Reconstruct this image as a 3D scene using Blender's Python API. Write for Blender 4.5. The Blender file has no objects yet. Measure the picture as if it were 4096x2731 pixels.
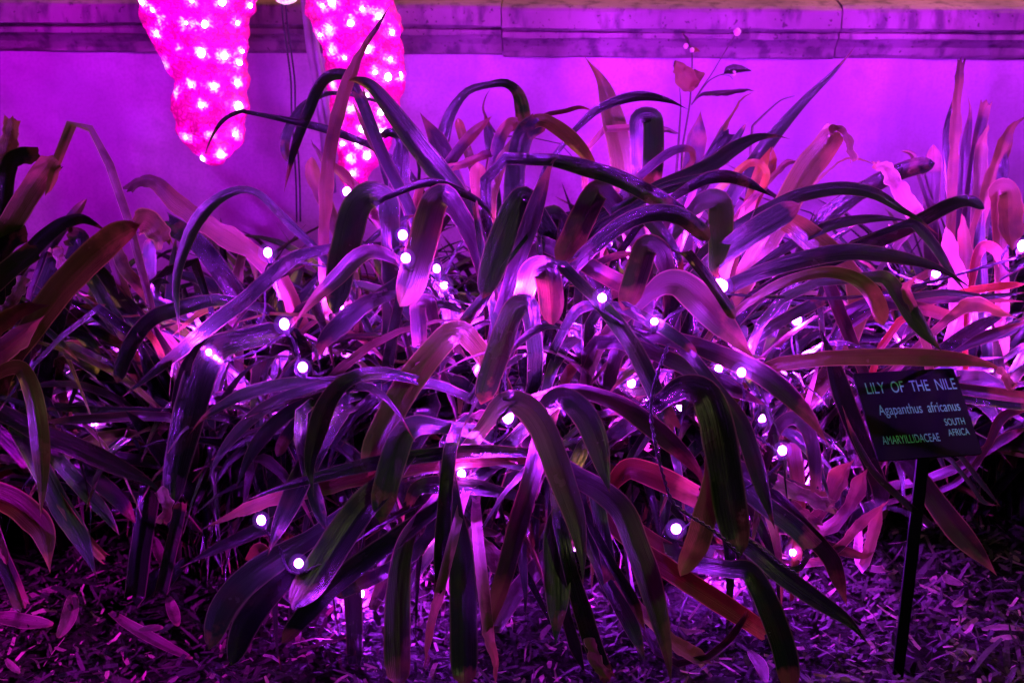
import bpy, math, random
from mathutils import Vector, Matrix, noise
R = math.radians
rnd = random.Random(11)
S = bpy.context.scene
COL = S.collection

# ------------------------------------------------------------------ camera
CAM = Vector((0.0, -1.9, 1.15)); PITCH = R(20.0); LENS = 50.0
cd = bpy.data.cameras.new('camera'); cam = bpy.data.objects.new('camera', cd); COL.objects.link(cam)
cam.location = CAM; cam.rotation_euler = (R(90) - PITCH, 0, 0)
cd.lens = LENS; cd.sensor_width = 36; cd.clip_start = 0.05; cd.clip_end = 200
cd.dof.use_dof = True; cd.dof.focus_distance = 1.85; cd.dof.aperture_fstop = 8.0
S.camera = cam
# ------------------------------------------------------------------ world, lights, exposure
w = bpy.data.worlds.new('World'); S.world = w; w.use_nodes = True
bg = w.node_tree.nodes['Background']; bg.inputs[0].default_value = (0.55, 0.42, 0.62, 1); bg.inputs[1].default_value = 0.0015
S.view_settings.view_transform = 'Standard'; S.view_settings.look = 'None'
S.view_settings.exposure = 0.0; S.view_settings.gamma = 1.0
S.cycles.use_denoising = True
S.cycles.max_bounces = 6; S.cycles.sample_clamp_indirect = 6.0; S.cycles.sample_clamp_direct = 0.0
def lamp(kind, name, loc, target, col, power, size=None, **kw):
    d = bpy.data.lights.new(name, kind); o = bpy.data.objects.new(name, d); COL.objects.link(o)
    o.location = loc; d.color = col; d.energy = power
    o.rotation_euler = (Vector(target) - Vector(loc)).to_track_quat('-Z', 'Y').to_euler()
    if kind == 'AREA': d.shape = 'DISK'; d.size = size
    if kind == 'SPOT': d.shadow_soft_size = size
    for k, v in kw.items(): setattr(d, k, v)
    return o
# orange street lamp beyond the wall, high on the right
lamp('POINT', 'street_lamp_light', (2.5, 2.2, 2.9), (0, 0.5, 0.4), (1.0, 0.42, 0.11), 560.0, shadow_soft_size=0.12)
# purple wall washers fixed above the bed, out of the picture, aimed at the wall
lamp('AREA', 'wall_washer_light', (0.55, 0.42, 1.02), (0.50, 0.95, 0.62), (0.58, 0.006, 1.0), 5.0, 1.6, shape='RECTANGLE', size_y=0.10, spread=R(96))
lamp('AREA', 'magenta_wall_washer_light', (-0.90, 0.42, 1.02), (-0.85, 0.95, 0.62), (0.66, 0.004, 1.0), 3.2, 1.0, shape='RECTANGLE', size_y=0.10, spread=R(96))
# unseen purple flood light, high on the left
lamp('AREA', 'purple_flood_light', (-0.7, 0.35, 2.4), (-0.15, 0.1, 0.2), (0.52, 0.010, 1.0), 0.9, 0.12)
lamp('SPOT', 'added_mulch_spot', (-1.55, -0.75, 0.62), (-0.55, 0.0, 0.0), (0.66, 0.006, 1.0), 210.0, 0.02, spot_size=R(30), spot_blend=0.9)  # unseen spot added to brighten the mulch at left
# weak unseen fill light, high at the front right, for the leaf fronts
lamp('AREA', 'front_fill_light', (1.45, -1.6, 2.4), (0.4, 0.25, 0.5), (0.95, 1.0, 0.34), 6.0, 0.3)

# ------------------------------------------------------------------ helpers
F = 36.0 / LENS / 4096.0
cp, sp = math.cos(PITCH), math.sin(PITCH)
def ray(px, py):
    x = (px - 2048) * F; y = -(py - 1365.5) * F
    return Vector((x, cp + y * sp, -sp + y * cp))      # depth along the axis = 1
def at(px, py, Y):
    d = ray(px, py); return CAM + d * ((Y - CAM.y) / d.y)
def axis_depth(p): return (p - CAM).dot(Vector((0, cp, -sp)))
def project(p):                                            # -> pixels of the 2352 wide picture
    d = p - CAM; z = d.dot(Vector((0, cp, -sp))); u = d.dot(Vector((0, sp, cp)))
    return ((d.x / z / F + 2048) / 1.7415, (1365.5 - u / z / F) / 1.7415)
CO = {'0': 0, '1': 1000, '2': 2000, '3': 2996}; RO = {'0': 0, '1': 700, '2': 1400, '3': 1997}
def full(c, x, y):
    if c == 'D': return x * 1.7415, y * 1.7415
    return x / 2.1364 + CO[c[0]], y / 2.1364 + RO[c[1]]
def cscale(c): return 1.7415 if c == 'D' else 1 / 2.1364
def atc(c, x, y, Y): return at(*full(c, x, y), Y)
def setp(o, label=None, cat=None, group=None, kind=None):
    if label: o['label'] = label
    if cat: o['category'] = cat
    if group: o['group'] = group
    if kind: o['kind'] = kind
    return o
def empty(name, loc, **k):
    o = bpy.data.objects.new(name, None); o.empty_display_size = 0.05; COL.objects.link(o); o.location = loc
    return setp(o, **k)
def mesh(name, V, Fc, mat, parent=None, smooth=True, uv=None, **k):
    me = bpy.data.meshes.new(name)
    off = parent_world(parent) if parent else Vector((0, 0, 0))
    me.from_pydata([tuple(Vector(v) - off) for v in V], [], Fc)
    me.materials.append(mat)
    if smooth:
        for p in me.polygons: p.use_smooth = True
    if uv:
        l = me.uv_layers.new(name='UVMap')
        for lp in me.loops: l.data[lp.index].uv = uv[lp.vertex_index]
    me.update()
    o = bpy.data.objects.new(name, me); COL.objects.link(o)
    if parent: o.parent = parent
    return setp(o, **k)
def parent_world(p):
    v = Vector(p.location)
    while p.parent: p = p.parent; v += p.location
    return v
def crom(P, n):
    """Catmull-Rom through P (tuples of floats), n samples per span."""
    Q = [tuple(2*a-b for a, b in zip(P[0], P[1]))] + list(P) + [tuple(2*a-b for a, b in zip(P[-1], P[-2]))]
    out = []
    for i in range(1, len(Q) - 2):
        a, b, c, d = Q[i-1:i+3]
        for k in range(n):
            t = k / n
            out.append(tuple(.5*((2*q)+(-p+r)*t+(2*p-5*q+4*r-s)*t*t+(-p+3*q-3*r+s)*t**3) for p, q, r, s in zip(a, b, c, d)))
    out.append(tuple(P[-1])); return out
def tube(P, rad, seg=6, cap=True):
    P = [Vector(p) for p in P]; V = []; Fc = []
    rads = rad if isinstance(rad, (list, tuple)) else [rad]*len(P)
    prev = None
    for i, p in enumerate(P):
        t = (P[min(i+1, len(P)-1)] - P[max(i-1, 0)]).normalized()
        a = (prev - t*prev.dot(t)) if prev else t.cross(Vector((0.3, 1, 0.2)))
        if a.length < 1e-5: a = t.orthogonal()
        a.normalize(); b = t.cross(a); prev = a
        for k in range(seg):
            an = 2*math.pi*k/seg; V.append(p + (a*math.cos(an) + b*math.sin(an))*rads[i])
    for i in range(len(P)-1):
        for k in range(seg):
            Fc.append((i*seg+k, i*seg+(k+1) % seg, (i+1)*seg+(k+1) % seg, (i+1)*seg+k))
    if cap: Fc.append(tuple(range(seg))[::-1]); Fc.append(tuple(range((len(P)-1)*seg, len(P)*seg)))
    return V, Fc
def sphere(c, r, seg=8, rings=6, sq=(1, 1, 1)):
    V = [Vector((c[0], c[1], c[2]+r*sq[2]))]; Fc = []
    for i in range(1, rings):
        th = math.pi*i/rings
        for k in range(seg):
            ph = 2*math.pi*k/seg
            V.append(Vector((c[0]+r*sq[0]*math.sin(th)*math.cos(ph), c[1]+r*sq[1]*math.sin(th)*math.sin(ph), c[2]+r*sq[2]*math.cos(th))))
    V.append(Vector((c[0], c[1], c[2]-r*sq[2])))
    for k in range(seg):
        Fc.append((0, 1+k, 1+(k+1) % seg)); n = len(V)-1; b = 1+(rings-2)*seg; Fc.append((n, b+(k+1) % seg, b+k))
    for i in range(rings-2):
        for k in range(seg):
            a = 1+i*seg; Fc.append((a+k, a+seg+k, a+seg+(k+1) % seg, a+(k+1) % seg))
    return V, Fc
def join(*parts):
    V = []; Fc = []
    for v, f in parts:
        n = len(V); V += list(v); Fc += [tuple(i+n for i in q) for q in f]
    return V, Fc
def box(c, ax, ay, az):
    c = Vector(c); V = [c + ax*i + ay*j + az*k for i in (-1, 1) for j in (-1, 1) for k in (-1, 1)]
    return V, [(0, 1, 3, 2), (4, 6, 7, 5), (0, 4, 5, 1), (2, 3, 7, 6), (0, 2, 6, 4), (1, 5, 7, 3)]

# ------------------------------------------------------------------ materials
class NT:
    def __init__(s, name):
        s.m = bpy.data.materials.new(name); s.m.use_nodes = True; s.t = s.m.node_tree; s.t.nodes.clear()
        s.out = s.n('ShaderNodeOutputMaterial')
    def n(s, typ, **k):
        nd = s.t.nodes.new(typ)
        for a, b in k.items():
            if a.startswith('i_'):
                key = a[2:]; key = int(key) if key.isdigit() else key.replace('_', ' ')
                if hasattr(b, 'is_output'): s.t.links.new(b, nd.inputs[key])
                else: nd.inputs[key].default_value = b
            else: setattr(nd, a, b)
        return nd
    def l(s, a, b): s.t.links.new(a, b)
    def ramp(s, fac, stops):
        r = s.n('ShaderNodeValToRGB'); s.l(fac, r.inputs[0]); e = r.color_ramp.elements
        while len(e) < len(stops): e.new(0.5)
        for q, (p, c) in zip(e, stops): q.position = p; q.color = (*c, 1) if len(c) == 3 else c
        return r.outputs[0]
    def mix(s, f, a, b, mode='MIX'):
        m = s.n('ShaderNodeMix', data_type='RGBA', blend_type=mode)
        for v, i in ((f, 0), (a, 6), (b, 7)):
            if hasattr(v, 'is_output'): s.l(v, m.inputs[i])
            else: m.inputs[i].default_value = v if i == 0 else (*v, 1)
        return m.outputs[2]
    def math(s, op, a, b=0.0):
        m = s.n('ShaderNodeMath', operation=op)
        for v, i in ((a, 0), (b, 1)):
            if hasattr(v, 'is_output'): s.l(v, m.inputs[i])
            else: m.inputs[i].default_value = v
        return m.outputs[0]
def leaf_mat(name, c1, c2, tip, tip0, margin, rough=0.22, transl=0.09, mottled=0.22):
    s = NT(name)
    uv = s.n('ShaderNodeUVMap'); sep = s.n('ShaderNodeSeparateXYZ', i_0=uv.outputs[0])
    u, v = sep.outputs[0], sep.outputs[1]
    rn = s.n('ShaderNodeObjectInfo').outputs['Random']
    tc = s.n('ShaderNodeTexCoord').outputs['Object']
    mp = s.n('ShaderNodeCombineXYZ', i_0=s.math('MULTIPLY', u, 2.2), i_1=s.math('MULTIPLY', v, 17.0), i_2=s.math('MULTIPLY', rn, 40.0))
    veins = s.n('ShaderNodeTexNoise', i_Vector=mp.outputs[0], i_Scale=1.6, i_Detail=3.0).outputs[0]
    blot = s.n('ShaderNodeTexNoise', i_Vector=tc, i_Scale=22.0, i_Detail=4.0).outputs[0]
    f = s.math('ADD', s.math('MULTIPLY', veins, 0.55), s.math('MULTIPLY', rn, 0.45))
    col = s.mix(s.ramp(f, [(0.25, (0, 0, 0)), (0.75, (1, 1, 1))]), c1, c2)
    if mottled:
        col = s.mix(s.ramp(blot, [(0.5, (0, 0, 0)), (0.62, (mottled,)*3)]), col, (0.05, 0.02, 0.012))
    # pale margins of the blade
    ed = s.math('ABSOLUTE', s.math('SUBTRACT', v, 0.5))
    col = s.mix(s.ramp(ed, [(0.44, (0, 0, 0)), (0.485, (0.75,)*3)]), col, margin)
    # withered tip
    tt = s.math('ADD', u, s.math('MULTIPLY', s.math('SUBTRACT', blot, 0.5), 0.25))
    tf = s.ramp(tt, [(tip0, (0, 0, 0)), (min(1, tip0+0.07), (1, 1, 1))])
    col = s.mix(tf, col, tip)
    bm = s.n('ShaderNodeBump', i_Strength=0.42, i_Distance=0.005, i_Height=s.math('ADD', veins, s.math('MULTIPLY', blot, 0.3+mottled)))
    ro = s.math('ADD', rough-0.08, s.math('MULTIPLY', blot, 0.2))
    p = s.n('ShaderNodeBsdfPrincipled', i_Base_Color=col, i_Roughness=ro, i_Normal=bm.outputs[0])
    p.inputs['Specular IOR Level'].default_value = 0.45
    tr = s.n('ShaderNodeBsdfTranslucent', i_Color=s.mix(1.0, col, (1.5, 1.25, 0.8), 'MULTIPLY'), i_Normal=bm.outputs[0])
    mx = s.n('ShaderNodeMixShader', i_0=transl); s.l(p.outputs[0], mx.inputs[1]); s.l(tr.outputs[0], mx.inputs[2])
    s.l(mx.outputs[0], s.out.inputs[0]); return s.m
ML = {
 'g': leaf_mat('leaf_green', (0.009, 0.028, 0.011), (0.020, 0.050, 0.022), (0.16, 0.08, 0.04), 0.97, (0.16, 0.16, 0.08)),
 'd': leaf_mat('leaf_dark_green', (0.005, 0.012, 0.006), (0.011, 0.022, 0.012), (0.10, 0.05, 0.03), 0.98, (0.13, 0.12, 0.07)),
 'o': leaf_mat('leaf_olive', (0.055, 0.070, 0.012), (0.10, 0.11, 0.025), (0.30, 0.16, 0.07), 0.93, (0.30, 0.25, 0.10)),
 'k': leaf_mat('leaf_bright_green', (0.016, 0.065, 0.012), (0.030, 0.10, 0.020), (0.2, 0.1, 0.05), 0.97, (0.2, 0.2, 0.1)),
 'b': leaf_mat('leaf_brown', (0.11, 0.065, 0.018), (0.20, 0.115, 0.035), (0.05, 0.02, 0.012), 0.93, (0.3, 0.18, 0.08), rough=0.5, mottled=0.5),
 'r': leaf_mat('leaf_red_brown', (0.009, 0.011, 0.008), (0.024, 0.017, 0.013), (0.2, 0.09, 0.06), 0.93, (0.2, 0.11, 0.07), rough=0.36, transl=0.16, mottled=0.3),
 's': leaf_mat('leaf_scarlet', (0.045, 0.012, 0.004), (0.09, 0.024, 0.008), (0.3, 0.1, 0.05), 0.95, (0.45, 0.2, 0.1), rough=0.42, transl=0.3),
 't': leaf_mat('leaf_withered', (0.11, 0.06, 0.055), (0.25, 0.15, 0.13), (0.28, 0.15, 0.09), 0.9, (0.5, 0.35, 0.25), rough=0.6, transl=0.25, mottled=0.75),
 'p': leaf_mat('leaf_fading', (0.045, 0.045, 0.028), (0.085, 0.065, 0.042), (0.3, 0.15, 0.1), 0.93, (0.3, 0.2, 0.12), rough=0.45, transl=0.2, mottled=0.3),
 'v': leaf_mat('leaf_old_green', (0.018, 0.048, 0.026), (0.045, 0.080, 0.050), (0.2, 0.1, 0.06), 0.94, (0.25, 0.22, 0.12), rough=0.2, transl=0.15),
 'y': leaf_mat('leaf_yellow', (0.48, 0.36, 0.12), (0.62, 0.48, 0.20), (0.5, 0.2, 0.06), 0.85, (0.6, 0.45, 0.2), rough=0.45, transl=0.35),
}
def plain(name, col, rough=0.5, spec=0.5, noise_amt=0.25, scale=30.0, bump=0.0):
    s = NT(name); tc = s.n('ShaderNodeTexCoord').outputs['Object']
    nz = s.n('ShaderNodeTexNoise', i_Vector=tc, i_Scale=scale, i_Detail=5.0).outputs[0]
    c = s.mix(s.ramp(nz, [(0.3, (0, 0, 0)), (0.7, (1, 1, 1))]), tuple(x*(1-noise_amt) for x in col), tuple(min(1, x*(1+noise_amt)) for x in col))
    p = s.n('ShaderNodeBsdfPrincipled', i_Base_Color=c, i_Roughness=rough); p.inputs['Specular IOR Level'].default_value = spec
    if bump:
        b = s.n('ShaderNodeBump', i_Strength=bump, i_Distance=0.01, i_Height=nz); s.l(b.outputs[0], p.inputs['Normal'])
    s.l(p.outputs[0], s.out.inputs[0]); return s.m
def emit(name, col, strength):
    s = NT(name); e = s.n('ShaderNodeEmission', i_Color=(*col, 1), i_Strength=strength); s.l(e.outputs[0], s.out.inputs[0]); return s.m
def wall_mat():
    s = NT('stucco'); tc = s.n('ShaderNodeTexCoord').outputs['Object']
    big = s.n('ShaderNodeTexNoise', i_Vector=tc, i_Scale=2.6, i_Detail=4.0).outputs[0]
    fine = s.n('ShaderNodeTexNoise', i_Vector=tc, i_Scale=160.0, i_Detail=3.0).outputs[0]
    mid = s.n('ShaderNodeTexNoise', i_Vector=tc, i_Scale=18.0, i_Detail=5.0).outputs[0]
    c = s.mix(s.ramp(big, [(0.36, (0, 0, 0)), (0.64, (1, 1, 1))]), (0.40, 0.22, 0.42), (0.60, 0.34, 0.58))
    c = s.mix(s.ramp(mid, [(0.5, (0, 0, 0)), (0.75, (0.6,)*3)]), c, (0.30, 0.17, 0.30))
    c = s.mix(s.ramp(fine, [(0.42, (0, 0, 0)), (0.7, (0.4,)*3)]), c, (0.30, 0.16, 0.30))
    mp = s.n('ShaderNodeMapping', i_Vector=tc, i_Scale=(1.0, 1.0, 0.16))
    strk = s.n('ShaderNodeTexNoise', i_Vector=mp.outputs[0], i_Scale=11.0, i_Detail=5.0).outputs[0]
    c = s.mix(s.ramp(strk, [(0.52, (0, 0, 0)), (0.72, (0.55,)*3)]), c, (0.27, 0.15, 0.28))
    h = s.math('ADD', s.math('MULTIPLY', fine, 0.5), mid)
    b = s.n('ShaderNodeBump', i_Strength=0.35, i_Distance=0.004, i_Height=h)
    p = s.n('ShaderNodeBsdfPrincipled', i_Base_Color=c, i_Roughness=0.85, i_Normal=b.outputs[0]); p.inputs['Specular IOR Level'].default_value = 0.2
    s.l(p.outputs[0], s.out.inputs[0]); return s.m
def stone_mat():
    s = NT('weathered_stone'); tc = s.n('ShaderNodeTexCoord').outputs['Object']
    mp = s.n('ShaderNodeMapping', i_Vector=tc, i_Scale=(1.0, 1.0, 0.35))
    st = s.n('ShaderNodeTexNoise', i_Vector=mp.outputs[0], i_Scale=34.0, i_Detail=6.0).outputs[0]
    big = s.n('ShaderNodeTexNoise', i_Vector=tc, i_Scale=7.0, i_Detail=5.0).outputs[0]
    pit = s.n('ShaderNodeTexNoise', i_Vector=tc, i_Scale=110.0, i_Detail=2.0).outputs[0]
    c = s.mix(s.ramp(big, [(0.35, (0, 0, 0)), (0.65, (1, 1, 1))]), (0.16, 0.105, 0.135), (0.30, 0.20, 0.235))
    c = s.mix(s.ramp(st, [(0.5, (0, 0, 0)), (0.66, (0.8,)*3)]), c, (0.07, 0.045, 0.065))
    c = s.mix(s.ramp(pit, [(0.66, (0, 0, 0)), (0.70, (0.8,)*3)]), c, (0.05, 0.03, 0.04))
    b = s.n('ShaderNodeBump', i_Strength=0.6, i_Distance=0.006, i_Height=s.math('ADD', st, s.math('MULTIPLY', pit, 0.4)))
    p = s.n('ShaderNodeBsdfPrincipled', i_Base_Color=c, i_Roughness=0.9, i_Normal=b.outputs[0])
    s.l(p.outputs[0], s.out.inputs[0]); return s.m
M_wall = wall_mat(); M_stone = stone_mat()
M_soil = plain('dark_soil', (0.010, 0.007, 0.006), 0.95, 0.1, 0.5, 60, 0.9)
M_cable = plain('dark_cable', (0.012, 0.011, 0.016), 0.45, 0.5)
M_metal = plain('painted_stake', (0.006, 0.007, 0.008), 0.85, 0.08)
M_plate = plain('sign_plate', (0.004, 0.006, 0.005), 0.85, 0.03)
M_plate_edge = plain('sign_letters', (0.07, 0.66, 0.14), 0.7, 0.1, 0.15, 200)
M_bulbs = [emit('bulb_glow', (0.42, 0.020, 1.0), 8000.0), emit('bulb_glow_soft', (0.46, 0.030, 1.0), 800.0), emit('bulb_glow_dim', (0.42, 0.025, 1.0), 550.0)]
def halo_mat():
    t = NT('bulb_halo_glow'); e = t.n('ShaderNodeEmission', i_Color=(0.42, 0.06, 1.0, 1), i_Strength=11.0); t.l(e.outputs[0], t.out.inputs['Volume']); return t.m  # glowing volume that imitates lens bloom, not a bulb part
M_halo = halo_mat()
M_socket = plain('bulb_socket', (0.05, 0.045, 0.055), 0.4)

# ------------------------------------------------------------------ ground
def ground():
    xs = [-8, -4, -2] + [-1.5 + i*0.05 for i in range(61)] + [2, 4, 8]
    ys = [-6, -3, -1.5] + [-0.9 + i*0.05 for i in range(37)] + [1.2, 2.5, 6]
    V = []; Fc = []
    for y in ys:
        for x in xs:
            z = 0.0
            if abs(x) < 1.5 and -0.9 < y < 0.9: z = 0.018*noise.noise(Vector((x*5, y*5, 0))) + 0.012*noise.noise(Vector((x*16, y*16, 3)))
            V.append((x, y, z))
    nx = len(xs)
    for j in range(len(ys)-1):
        for i in range(nx-1): Fc.append((j*nx+i, j*nx+i+1, (j+1)*nx+i+1, (j+1)*nx+i))
    return mesh('soil', V, Fc, M_soil, kind='structure')
def gz(x, y): return 0.018*noise.noise(Vector((x*5, y*5, 0))) + 0.012*noise.noise(Vector((x*16, y*16, 3)))
ground()
# ------------------------------------------------------------------ wall with stone coping
YW = 0.95; SL = -0.048
wall = empty('garden_wall', (0, YW, 0), label='long stucco garden wall with weathered stone coping behind the bed', cat='wall')
wall.rotation_euler.z = math.atan(SL)
def wall_z(yD, dy=0.0):
    return at(2048, yD*1.7415, YW + dy).z
def wpart(name, V, Fc, mat, smooth=False):
    me = bpy.data.meshes.new(name); me.from_pydata([tuple(v) for v in V], [], Fc); me.materials.append(mat)
    o = bpy.data.objects.new(name, me); COL.objects.link(o); o.parent = wall
    if smooth:
        for p in me.polygons: p.use_smooth = True
    return o
zt = wall_z(124)
def rbox(x0, x1, y0, y1, z0, z1):
    return box(((x0+x1)/2, (y0+y1)/2, (z0+z1)/2), Vector(((x1-x0)/2, 0, 0)), Vector((0, (y1-y0)/2, 0)), Vector((0, 0, (z1-z0)/2)))
V, Fc = rbox(-6, 6, 0, 0.24, -0.05, zt+0.004); wpart('stucco_panel', V, Fc, M_wall)
# moulding profile (depth, height) measured at its own overhang
prof = [(0.0, zt-0.004), (-0.010, zt), (-0.014, zt+0.006), (-0.022, wall_z(104, -0.02)), (-0.038, wall_z(90, -0.035)), (-0.044, wall_z(86, -0.04)), (-0.050, wall_z(84.5, -0.05)),
        (-0.050, wall_z(72.5, -0.05)), (-0.047, wall_z(71, -0.05)), (-0.045, wall_z(70, -0.045)), (-0.047, wall_z(67, -0.047)), (-0.058, wall_z(64, -0.058)), (-0.068, wall_z(61, -0.066)),
        (-0.070, wall_z(24, -0.07)), (-0.066, wall_z(17, -0.07)), (-0.054, wall_z(12, -0.07)), (0.0, wall_z(12, -0.07)+0.004), (0.22, wall_z(12, -0.07)+0.006), (0.30, wall_z(24, -0.07)), (0.24, zt)]
joints = [-6, -3.2, -2.1, at(1155*1.7415, 60, 0.9).x, at(1938*1.7415, 60, 0.86).x, 1.95, 3.1, 6]
for j in range(len(joints)-1):
    x0, x1 = joints[j]+0.0011, joints[j+1]-0.0011
    n = max(2, int((x1-x0)/0.03)); V = []; Fc = []; m = len(prof)
    for i in range(n+1):
        x = x0 + (x1-x0)*i/n
        e = min(i, n-i); sh = 0.003 if e == 0 else 0.0
        for k, (d, z) in enumerate(prof):
            jt = 0.0035*noise.noise(Vector((x*9, k*0.7, j*5.0))) + 0.002*noise.noise(Vector((x*40, k*2.0, j*7.0)))
            front = d < -0.005
            V.append((x, d + (jt + sh if front else 0), z + (0.6*jt if front else 0) + (-0.002+0.004*((j*7) % 3)/2)))
    for i in range(n):
        for k in range(m):
            a, b = i*m+k, i*m+(k+1) % m; Fc.append((a, a+m, b+m, b))
    Fc.append(tuple(range(m))); Fc.append(tuple(range(n*m, (n+1)*m))[::-1])
    o = wpart('coping_stone', V, Fc, M_stone)
# ------------------------------------------------------------------ lit acrylic sculpture
def shell_mat():
    s = NT('lit_acrylic')
    a = s.n('ShaderNodeAttribute', attribute_name='glow').outputs['Fac']
    tc = s.n('ShaderNodeTexCoord').outputs['Object']
    nz = s.n('ShaderNodeTexNoise', i_Vector=tc, i_Scale=85.0, i_Detail=4.0, i_Distortion=2.2).outputs[0]
    vo = s.n('ShaderNodeTexVoronoi', i_Vector=tc, i_Scale=120.0).outputs['Distance']
    big = s.n('ShaderNodeTexNoise', i_Vector=tc, i_Scale=16.0, i_Detail=2.0).outputs[0]
    g = s.math('MULTIPLY', a, s.math('ADD', 0.15, s.math('MULTIPLY', nz, 1.75)))
    g = s.math('ADD', g, s.math('MULTIPLY', s.math('SUBTRACT', nz, 0.5), 0.5))
    g = s.math('ADD', g, s.math('MULTIPLY', s.math('SUBTRACT', 0.35, vo), 0.38))
    g = s.math('ADD', g, s.math('MULTIPLY', s.math('SUBTRACT', big, 0.5), 0.6))
    c = s.ramp(g, [(0.0, (0.28, 0.0, 0.07)), (0.16, (0.74, 0.0, 0.36)), (0.42, (0.98, 0.0, 0.70)), (0.60, (1.0, 0.22, 0.95)), (0.82, (1.0, 0.75, 1.0))])
    e = s.n('ShaderNodeEmission', i_Color=c, i_Strength=1.15)
    b = s.n('ShaderNodeBump', i_Strength=0.8, i_Distance=0.006, i_Height=nz)
    gl = s.n('ShaderNodeBsdfPrincipled', i_Base_Color=(0.5, 0.02, 0.2, 1), i_Roughness=0.15, i_Normal=b.outputs[0])
    ad = s.n('ShaderNodeAddShader'); s.l(e.outputs[0], ad.inputs[0]); s.l(gl.outputs[0], ad.inputs[1])
    s.l(ad.outputs[0], s.out.inputs[0]); return s.m
M_shell = shell_mat(); M_led = emit('led_glow', (1.0, 0.72, 1.0), 14.0)
YS = 0.62
sculpt = empty('light_sculpture', at(1150, 60, YS), label='glowing pink acrylic sculpture with two tapering lobes of LED points before the wall', cat='light sculpture')
def lobe(c, rows, leds, seg=40):
    rows = [tuple(map(float, r)) for r in rows]; rr = crom(rows, 7)
    V = []; Fc = []; m = len(rr)
    for y, l, r in rr:
        a, b = atc(c, l, y, YS), atc(c, r, y, YS); ctr = (a+b)/2; h = (b-a).length/2
        for k in range(seg):
            an = 2*math.pi*k/seg
            p = Vector((ctr.x + h*math.cos(an), ctr.y + 0.55*h*math.sin(an), ctr.z))
            d = Vector((math.cos(an), math.sin(an), 0))
            V.append(p + d*(0.008*noise.noise(p*38) + 0.005*noise.noise(p*85)) + Vector((0, 0, 0.003*noise.noise(p*50))))
    for i in range(m-1):
        for k in range(seg): Fc.append((i*seg+k, i*seg+(k+1) % seg, (i+1)*seg+(k+1) % seg, (i+1)*seg+k))
    Fc.append(tuple(range(seg))[::-1]); Fc.append(tuple(range((m-1)*seg, m*seg)))
    o = mesh('lobe', V, Fc, M_shell, sculpt)
    L = []
    for x, y in leds:
        row = min(rr, key=lambda q: abs(q[0]-y)); a, b = atc(c, row[1], y, YS), atc(c, row[2], y, YS); p = atc(c, x, y, YS)
        h = (b-a).length/2; q = max(-0.97, min(0.97, (p-(a+b)/2).x/h))
        dep = 0.55*h*math.sqrt(1-q*q)
        L.append((atc(c, x, y, YS-dep), 1)); L.append((Vector((p.x, YS+dep, p.z)), -1))
    at_ = o.data.attributes.new('glow', 'FLOAT', 'POINT')
    for i, v in enumerate(V):
        d = min((v-l).length for l, s in L); at_.data[i].value = math.exp(-(d/(0.0145 + 0.007*noise.noise(v*45)))**1.7)
    for l, s in L:
        if s < 0 : continue
        r = rnd.uniform(0.0032, 0.0066); sv, sf = sphere(l + Vector((0, -s*0.001, 0)), r, 7, 5, (1, 0.7, rnd.uniform(.8, 1.3)))
        mesh('led', sv, sf, M_led, o)
    return o
ledL = [(1310,80),(1390,165),(1345,290),(1590,200),(1750,210),(2030,200),(2140,50),(1530,430),(1720,455),(1920,480),(2070,440),(2050,540),(1430,545),(1520,790),(1640,720),(1830,740),(2030,710),(1720,900),(2040,910),(1600,1170),(1780,1150),(2010,1150),(1740,1350),(1890,1320),(1220,5),(1640,10),(1900,20),(1450,-120),(1750,-150),(2050,-130)]
ledR = [(620,50),(700,20),(680,250),(600,300),(860,200),(1100,140),(1215,280),(810,490),(1200,510),(1070,620),(1275,650),(720,720),(1000,820),(1180,660),(740,1000),(860,930),(1120,960),(790,1230),(910,1230),(1120,1120),(870,1480),(1000,1330),(840,1640),(960,80),(1000,420),(700,430),(960,1100),(850,1350)]
lobe('00', [(-760,1500,1650),(-720,1250,1950),(-500,950,2250),(-250,1040,2280),(0,1170,2195),(150,1220,2150),(300,1280,2125),(500,1390,2120),(700,1470,2110),(900,1485,2115),(1100,1505,2100),(1230,1590,2050),(1330,1690,1985),(1385,1760,1910),(1402,1820,1850)], ledL)
lobe('10', [(-760,720,820),(-720,600,1000),(-500,420,1180),(-250,430,1210),(0,470,1235),(150,500,1275),(300,565,1300),(500,630,1302),(650,665,1298),(800,675,1290),(1000,700,1265),(1200,735,1220),(1400,765,1110),(1560,790,980),(1650,815,900),(1680,840,870)], ledR)
def body():
    rows = crom([(-500,150,470),(-200,160,455),(-60,190,430),(0,215,405),(25,245,375),(40,290,330)], 5); V = []; Fc = []; seg = 20
    for y, l, r in rows:
        a, b = atc('10', l, y, YS-0.02), atc('10', r, y, YS-0.02); c = (a+b)/2; h = (b-a).length/2
        for k in range(seg):
            an = 2*math.pi*k/seg; V.append(Vector((c.x+h*math.cos(an), c.y+h*0.8*math.sin(an), c.z)))
    for i in range(len(rows)-1):
        for k in range(seg): Fc.append((i*seg+k, i*seg+(k+1) % seg, (i+1)*seg+(k+1) % seg, (i+1)*seg+k))
    Fc.append(tuple(range(seg))[::-1]); Fc.append(tuple(range((len(rows)-1)*seg, len(rows)*seg)))
    o = mesh('body', V, Fc, M_shell, sculpt)
    at_ = o.data.attributes.new('glow', 'FLOAT', 'POINT')
    for i, v in enumerate(V): at_.data[i].value = 0.9*math.exp(-((v.z - V[-1].z)/0.02)**2)
body()
gz_ = lambda c, pts, Y: [atc(c, x, y, Y) for x, y in pts]
P = [Vector(p) for p in crom([tuple(p) for p in gz_('10', [(270,20),(285,200),(320,450),(350,700),(355,950),(365,1100),(385,1400),(395,1600),(400,1900)], 0.60)], 6)]
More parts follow.
